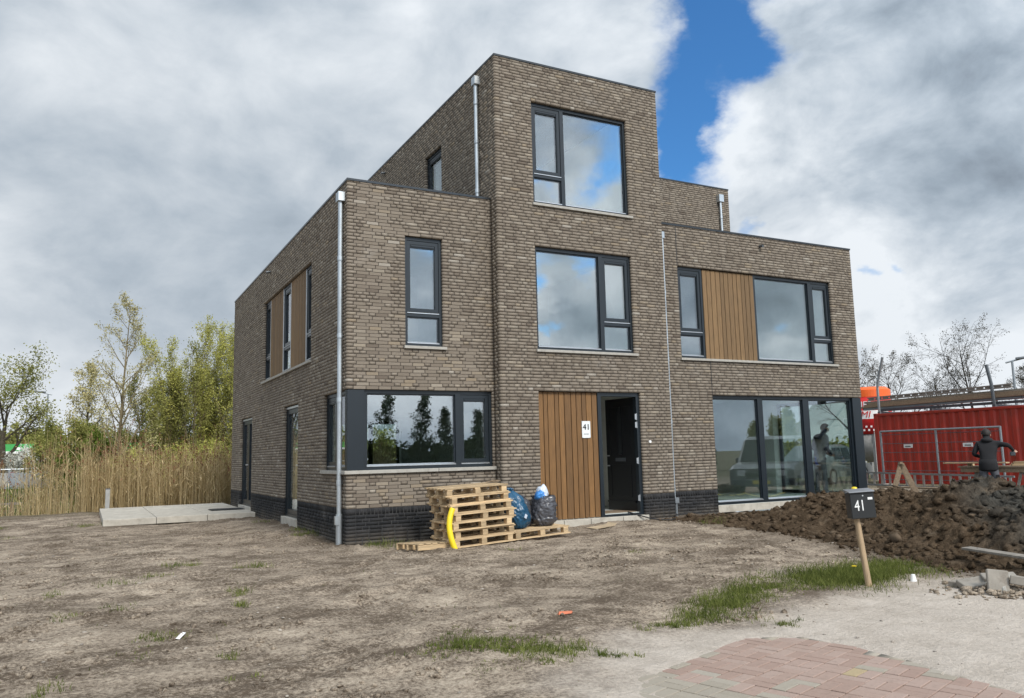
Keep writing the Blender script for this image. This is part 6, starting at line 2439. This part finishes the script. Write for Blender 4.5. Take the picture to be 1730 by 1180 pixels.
cn = thing('filling_station', 'filling station canopy with green fascia beyond the ditch', 'filling station', (-13.5, 92.0, 0.3), (0, 0, R(2)))
mb = MB()
mb.box(0, 17.5, 0, 8, 2.75, 3.55)
mb.box(-14, -0.6, 0.4, 8, 2.55, 3.30)
mb.build('fascia', M_green_fascia, cn)
mb = MB()
mb.box(-0.1, 17.6, -0.1, 8.1, 2.50, 2.75)
mb.box(-14.1, -0.61, 0.3, 8.1, 2.32, 2.55)
mb.build('canopy_edge', M_white, cn)
for xx in (-10, -4, 2, 8, 14):
    mb = MB()
    mb.box(xx - .2, xx + .2, 3.0, 3.4, -0.3, 2.5)
    mb.build('column', M_greypaint, cn)
for k, (x0, w0, h0) in enumerate(((2.7, .45, .30), (3.6, .3, .22), (6.9, .22, .62), (7.9, .22, .62), (-6.2, .6, .25), (-5.0, .5, .25))):
    mb = MB()
    mb.box(x0, x0 + w0, -0.03 if x0 > 0 else .37, -0.002 if x0 > 0 else .398, 2.90, 2.90 + h0)
    mb.build('emblem', M_white, cn)
mb = MB()
mb.box(7.13, 7.89, -0.03, -0.002, 3.14, 3.30)
mb.build('emblem', M_white, cn)
mb = MB()
mb.box(-3, 9, 9, 14, -0.3, 2.3)
sh_ = mb.build('shop', M_greypaint, cn)
mb = MB()
mb.box(-2, 8, 8.95, 8.99, 0.5, 2.0)
mb.build('shop_window', M_carglass, sh_)

rl = thing('railing', 'grey metal railing with panels along the road across the ditch', 'railing', (-26.0, 36.4, float(gz(-9, 36.5, False))), (0, 0, R(1.2)))
zr0 = 0.10
for k in range(11):
    xx = k * 2.07
    mb = MB()
    mb.box(xx - .035, xx + .035, -.04, .04, 0, 1.05)
    mb.build('post', M_galv, rl)
    if k < 10:
        mb = MB()
        mb.box(xx + .05, xx + 2.02, -.012, .012, 0.14, 0.88)
        mb.build('panel', M_greypaint if k % 3 else M_galv, rl)
mb = MB()
mb.tube([(0, 0, 1.06), (20.7, 0, 1.06)], 0.045, 8)
mb.build('handrail', M_galv, rl)
mb = MB()
mb.box(0, 20.7, -.03, .03, 0.06, 0.12)
mb.build('bottom_rail', M_galv, rl)

jt = thing('jetty_rail', 'low weathered wooden rail at the water left of the reeds', 'rail', (-8.6, 19.4, -0.75))
for xx in (0, 1.3, 2.6):
    mb = MB()
    mb.tube([(xx, 0, 0), (xx, 0, 0.95)], 0.06, 8)
    mb.build('post', M_oldwood, jt)
mb = MB()
mb.box(-0.3, 2.9, -0.04, 0.04, 0.86, 0.94)
mb.build('rail_board', M_greywood, jt)


# ------------------------------------------------------------------ trees and shrubs
def rot_about(v, axis, a):
    return Matrix.Rotation(a, 3, axis) @ v


def grow(mb, anchors, rs, p, d, L, r, lvl, top, cfg):
    seg = 5 if lvl == 0 else (4 if lvl == 1 else 3)
    pts, rad = [p.copy()], [r]
    q = p.copy()
    for i in range(seg):
        d = (d + Vector((rs.gauss(0, 1), rs.gauss(0, 1), rs.gauss(0, 1))) * cfg['wob'] * (0.5 if lvl == 0 else 1) + Vector((0, 0, cfg['up'][min(lvl, len(cfg['up']) - 1)]))).normalized()
        q = q + d * (L / seg)
        pts.append(q.copy())
        rad.append(r * (1 - (0.85 if lvl else 0.9) * (i + 1) / seg))
    mb.tube(pts, [max(x, 0.004) for x in rad], 7 if lvl == 0 else (5 if lvl == 1 else 3), cap=False)
    if lvl >= top - 1:
        for i in range(1, seg + 1):
            anchors.append((pts[i], pts[i] - pts[i - 1], lvl))
    if lvl < top:
        nch = cfg['n'][lvl]
        t0 = cfg['t0'][lvl]
        for k in range(nch):
            t_ = t0 + (1 - t0) * (k + rs.random()) / nch
            t_ = min(t_, 0.985)
            f = t_ * seg
            i = min(int(f), seg - 1)
            b = pts[i].lerp(pts[i + 1], f - i)
            dd = (pts[i + 1] - pts[i]).normalized()
            ax_ = dd.orthogonal().normalized()
            ax_ = rot_about(ax_, dd, rs.uniform(0, 6.283) if lvl else k * 2.4 + rs.uniform(-.5, .5))
            nd = rot_about(dd, ax_, R(cfg['ang'][lvl] * rs.uniform(0.7, 1.25)))
            shape = cfg['shape'](t_) if lvl == 0 else (1 - 0.55 * t_)
            grow(mb, anchors, rs, b, nd, cfg['len'][lvl] * L * shape * rs.uniform(0.75, 1.2), max(rad[i] * 0.55, 0.005), lvl + 1, top, cfg)


def leaves_mesh(anchors, per, spread, size, mat, rs, tone_noise=0.8, elong=1.8):
    A = np.array([a[0] for a in anchors])
    n = len(A) * per
    P_ = np.repeat(A, per, 0) + rs.normal(0, spread, (n, 3))
    a = rs.normal(0, 1, (n, 3))
    a /= np.linalg.norm(a, axis=1)[:, None]
    b = np.cross(a, rs.normal(0, 1, (n, 3)))
    b /= np.linalg.norm(b, axis=1)[:, None] + 1e-9
    s = size * rs.uniform(0.55, 1.25, (n, 1))
    a, b = a * s * elong * 0.5, b * s * 0.5
    V = np.stack([P_ - a, P_ + b, P_ + a, P_ - b], 1).reshape(-1, 3)
    Fq = np.arange(n * 4).reshape(-1, 4)
    tone = np.clip(0.5 + 0.45 * fbm(P_[:, 0] * tone_noise + P_[:, 2] * .6, P_[:, 1] * tone_noise - P_[:, 2] * .5, 0.8, 2) + rs.normal(0, 0.22, n), 0, 1)
    return np_mesh('crown', V, Fq, mat, tone)


def tree(label, loc, H, r, seed, cfg, leafm, bark, per=4, spread=0.12, size=0.08, name='tree', cat='tree', group=None, stems=1, sz=1.0):
    rs = random.Random(seed)
    t_ = thing(name, label, cat, loc, (0, 0, 0), group)
    mb = MB()
    anchors = []
    for k in range(stems):
        a = k * 2.4 + rs.uniform(-.4, .4)
        off = 0.0 if stems == 1 else rs.uniform(0.1, 0.5) * cfg.get('base', 1.0)
        p = Vector((off * math.cos(a), off * math.sin(a), -0.2))
        tl = cfg.get('tilt', 0.12) * (0.2 if stems == 1 else 1)
        d = Vector((math.cos(a) * tl, math.sin(a) * tl, 1)).normalized()
        grow(mb, anchors, rs, p, d, H * (1 if k == 0 else rs.uniform(0.65, 1.0)) * cfg.get('trunk', 1.0), r * (1 if k == 0 else rs.uniform(.6, .95)), 0, len(cfg['n']), cfg)
    me = mb.mesh('trunk', bark)
    link('trunk', me, t_)
    if per:
        link('crown', leaves_mesh(anchors, per, spread, size, leafm, np.random.default_rng(seed)), t_)
    return t_


def gd(x, y, dz=0.0):
    return (x, y, float(gz(x, y, False)) + dz)


WILLOW = dict(n=(9, 8, 6), t0=(0.28, 0.25, 0.2), ang=(48, 42, 38), len=(0.72, 0.55, 0.50), up=(0.06, 0.045, 0.0, -0.02), wob=0.11, shape=lambda t: 1.0 - 0.45 * abs(t - 0.5), trunk=0.72)
SLIM = dict(n=(24, 6, 4), t0=(0.14, 0.2, 0.2), ang=(42, 36, 34), len=(0.36, 0.50, 0.5), up=(0.05, 0.09, 0.03, 0.0), wob=0.08, shape=lambda t: 1.15 - 0.95 * t)
UPRIGHT = dict(n=(15, 6, 4), t0=(0.20, 0.15, 0.15), ang=(20, 26, 32), len=(0.36, 0.46, 0.5), up=(0.04, 0.12, 0.08, 0.02), wob=0.09, shape=lambda t: 1.2 - 0.8 * t, tilt=0.16, base=1.6)
BUSH = dict(n=(7, 6, 4), t0=(0.12, 0.15, 0.2), ang=(38, 40, 40), len=(0.55, 0.55, 0.5), up=(0.02, 0.05, 0.02), wob=0.14, shape=lambda t: 1.1 - 0.5 * t, tilt=0.45, base=1.2)
BARE = dict(n=(11, 9, 8), t0=(0.26, 0.25, 0.15), ang=(46, 40, 40), len=(0.62, 0.52, 0.5), up=(0.05, 0.06, 0.02, 0.0), wob=0.12, shape=lambda t: 1.05 - 0.6 * abs(t - .45), trunk=0.80)
CONE = dict(n=(34, 5), t0=(0.10, 0.15), ang=(50, 40), len=(0.22, 0.5), up=(0.02, 0.05, 0.0), wob=0.08, shape=lambda t: 1.25 - 1.15 * t)

tree('big spreading willow with dark limbs at the left edge beyond the ditch', gd(-8.0, 41.7), 6.9, 0.28, 3, WILLOW, M_leaf_olive, M_bark, per=6, spread=0.26, size=0.075, name='willow_tree')
tree('tall slender pale tree standing above the reeds', gd(-2.6, 28.9), 9.8, 0.105, 8, SLIM, M_leaf_pale, M_palebark, per=2, spread=0.09, size=0.055, name='slender_tree')
LG = 'light green trees behind the reeds'
for i, (x, y, H, lf, lab) in enumerate((
        (-0.95, 29.6, 6.6, M_leaf_olive, 'lowest light green tree, right beside the tall slender tree'),
        (-0.35, 31.0, 9.0, M_leaf_lime, 'yellow green tree with a narrow tip, second right of the slender tree'),
        (0.55, 29.2, 7.9, M_leaf_olive, 'olive many-stemmed tree in the middle of the light green trees'),
        (1.15, 30.5, 8.8, M_leaf_lime, 'yellow green many-stemmed tree right of the olive one'),
        (1.75, 28.4, 8.3, M_leaf_lime, 'bushy lime green tree a little left of the house edge'),
        (2.45, 29.6, 9.2, M_leaf_lime, 'tall lime green tree touching the left edge of the house'),
        (3.3, 28.6, 8.8, M_leaf_olive, 'olive tree mostly hidden behind the left edge of the house'))):
    tree(lab, gd(x, y), H * 0.94, 0.055, 20 + i, UPRIGHT, lf, M_palebark, per=3, spread=0.10, size=0.050, name='upright_tree', group=LG, stems=4)
SG = 'shrubs beyond the reeds'
for i, (x, y, H, lf, stems, lab) in enumerate((
        (-4.5, 34.0, 3.4, M_leaf_olive, 6, 'rounded olive shrub left of the slender tree beyond the reeds'),
        (-3.4, 31.5, 2.9, M_leaf_green, 6, 'darker green shrub at the foot of the slender tree'),
        (-0.3, 25.8, 3.0, M_leaf_lime, 6, 'bright yellow green shrub right behind the reed tops'),
        (-1.7, 27.6, 2.6, M_leaf_olive, 6, 'low olive shrub between the slender tree and the yellow green shrub'),
        (1.6, 26.0, 2.7, M_leaf_olive, 6, 'low shrub behind the reeds near the house edge'),
        (-5.9, 38.8, 2.2, M_blossom, 6, 'small white blossoming shrub beside the railing'))):
    tree(lab, gd(x, y), H, 0.05, 50 + i, BUSH, lf, M_bark, per=6, spread=0.14, size=0.065, name='shrub', cat='shrub', group=SG, stems=stems)
tree('thin half bare tree leaning between the willow and the slender tree', gd(-3.9, 36.5), 6.6, 0.10, 71, SLIM, M_leaf_pale, M_bark, per=2, spread=0.12, size=0.07, name='thin_tree')

for i, (x, y, H, lab) in enumerate(((38.6, 21.6, 7.6, 'bare tree rising right beside the house corner'), (43.6, 22.6, 7.4, 'bare rounded tree behind the left end of the boards'), (46.5, 18.6, 9.0, 'tallest bare tree behind the right end of the boards'),
                                    (45.6, 20.6, 6.6, 'lower bare tree leaning left beside the tallest bare one'), (48.5, 16.0, 5.8, 'low bare tree at the right edge of the photo'))):
    tree(lab, (x, y, 0.3), H, 0.14, 80 + i, BARE, M_bud, M_darkbark, per=1 if i != 4 else 2, spread=0.08, size=0.05, name='bare_tree', group='bare trees behind the container')

# across the road, behind the photographer's back: mirrored in the windows
RG = 'young dark trees mirrored in the corner window'
for i, (x, y, H, lab) in enumerate(((14.6, -41.6, 6.6, 'tallest young dark tree mirrored at the left of the corner window'), (17.0, -41.0, 6.3, 'slender dark tree mirrored in the middle of the corner window'), (19.2, -40.5, 5.0, 'shorter dark tree mirrored right of the slender one'),
                                    (21.4, -39.8, 4.8, 'small bushy dark tree mirrored near the mullion'), (11.8, -42.5, 4.6, 'dark tree mirrored at the left frame of the corner window'))):
    tree(lab, (x, y, -0.1), H, 0.10, 90 + i, CONE, M_leaf_dark, M_darkbark, per=6, spread=0.13, size=0.085, name='young_tree', group=RG)
tree('broad olive tree mirrored in the middle pane of the right wing', (39.5, -28.1, 0.0), 3.9, 0.2, 97, dict(UPRIGHT, ang=(20, 26, 30)), M_leaf_olive, M_bark, per=3, spread=0.15, size=0.1, name='mirrored_tree', stems=3)
tree('thin tree mirrored beside the broad olive one', (37.6, -29.0, 0.0), 3.1, 0.06, 98, dict(UPRIGHT, ang=(20, 26, 30)), M_leaf_olive, M_bark, per=2, spread=0.12, size=0.1, name='mirrored_tree')


def leaf_block(name, label, cat, x0, x1, y0, y1, h, n, size, mat, seed, kind=None):
    rs = np.random.default_rng(seed)
    x, y = rs.uniform(x0, x1, n), rs.uniform(y0, y1, n)
    top_ = h * (0.75 + 0.35 * fbm(x, y, 0.25, 3))
    z = np.abs(top_) * rs.random(n) ** 0.55
    P_ = np.stack([x, y, z], -1)
    a = rs.normal(0, 1, (n, 3))
    b = np.cross(a, rs.normal(0, 1, (n, 3)))
    a *= size / np.linalg.norm(a, axis=1)[:, None]
    b *= size * .6 / np.linalg.norm(b, axis=1)[:, None]
    V = np.stack([P_ - a, P_ + b, P_ + a, P_ - b], 1).reshape(-1, 3)
    o = link(name, np_mesh(name, V, np.arange(n * 4).reshape(-1, 4), mat, np.clip(0.5 + 0.4 * fbm(x, z * 2, 0.4, 2) + rs.normal(0, .2, n), 0, 1)))
    return tag(o, label, cat, kind=kind)


leaf_block('treeline', None, None, -75, 45, 104, 114, 6.5, 26000, 0.42, M_leaf_olive, 1, 'stuff')
leaf_block('distant_treeline', None, None, 52, 75, -6, 60, 2.2, 9000, 0.3, M_leaf_olive, 2, 'stuff')
leaf_block('hedge', 'long dark hedge mirrored low in the right wing glazing', 'hedge', 24, 36, -33, -31, 2.4, 9000, 0.16, M_leaf_dark, 4)
leaf_block('thicket', 'dark thicket at the foot of the young trees mirrored in the corner window', 'thicket', 2, 30, -46, -43.5, 3.3, 16000, 0.17, M_leaf_dark, 6)

leaf_block('hedge', 'clipped dark hedge before the cream gabled house mirrored in the right pane', 'hedge', 39.2, 45.0, -23.5, -22.6, 2.35, 5000, 0.15, M_leaf_dark, 8)
gh = thing('gabled_house', 'cream gabled house with a dark roof mirrored in the right pane', 'house', (42.5, -25.0, -0.1), (0, 0, R(204)))
mb = MB()
mb.box(-1.9, 1.9, 0, 5, 0, 2.45)
mb.prism([(-1.9, 2.451), (1.9, 2.451), (0, 4.45)], 0.0, 5.0)
mb.build('wall', M_cream, gh)
mb = MB()
mb.hexa([(-2.3, -.3, 2.2), (-2.15, -.3, 2.05), (-2.15, 5.3, 2.05), (-2.3, 5.3, 2.2), (0, -.3, 4.68), (0, -.3, 4.50), (0, 5.3, 4.50), (0, 5.3, 4.68)])
mb.hexa([(2.3, -.3, 2.2), (2.15, -.3, 2.05), (2.15, 5.3, 2.05), (2.3, 5.3, 2.2), (0.001, -.3, 4.68), (0.001, -.3, 4.50), (0.001, 5.3, 4.50), (0.001, 5.3, 4.68)])
rf = mb.build('roof', M_rooftile, gh)
mb = MB()
mb.box(-.22, .22, 3.4, 3.9, 4.3, 5.1)
mb.build('chimney', M_rooftile, rf)
for x0, z0, w0, h0 in ((-1.3, .8, .8, 1.1), (.5, .8, .8, 1.1), (-.35, 2.55, .7, .9)):
    mb = MB()
    mb.box(x0, x0 + w0, -.06, -.004, z0, z0 + h0)
    f_ = mb.build('window', M_white, gh)
    mb = MB()
    mb.box(x0 + .08, x0 + w0 - .08, -.075, -.062, z0 + .08, z0 + h0 - .08)
    mb.build('pane', M_carglass, f_)
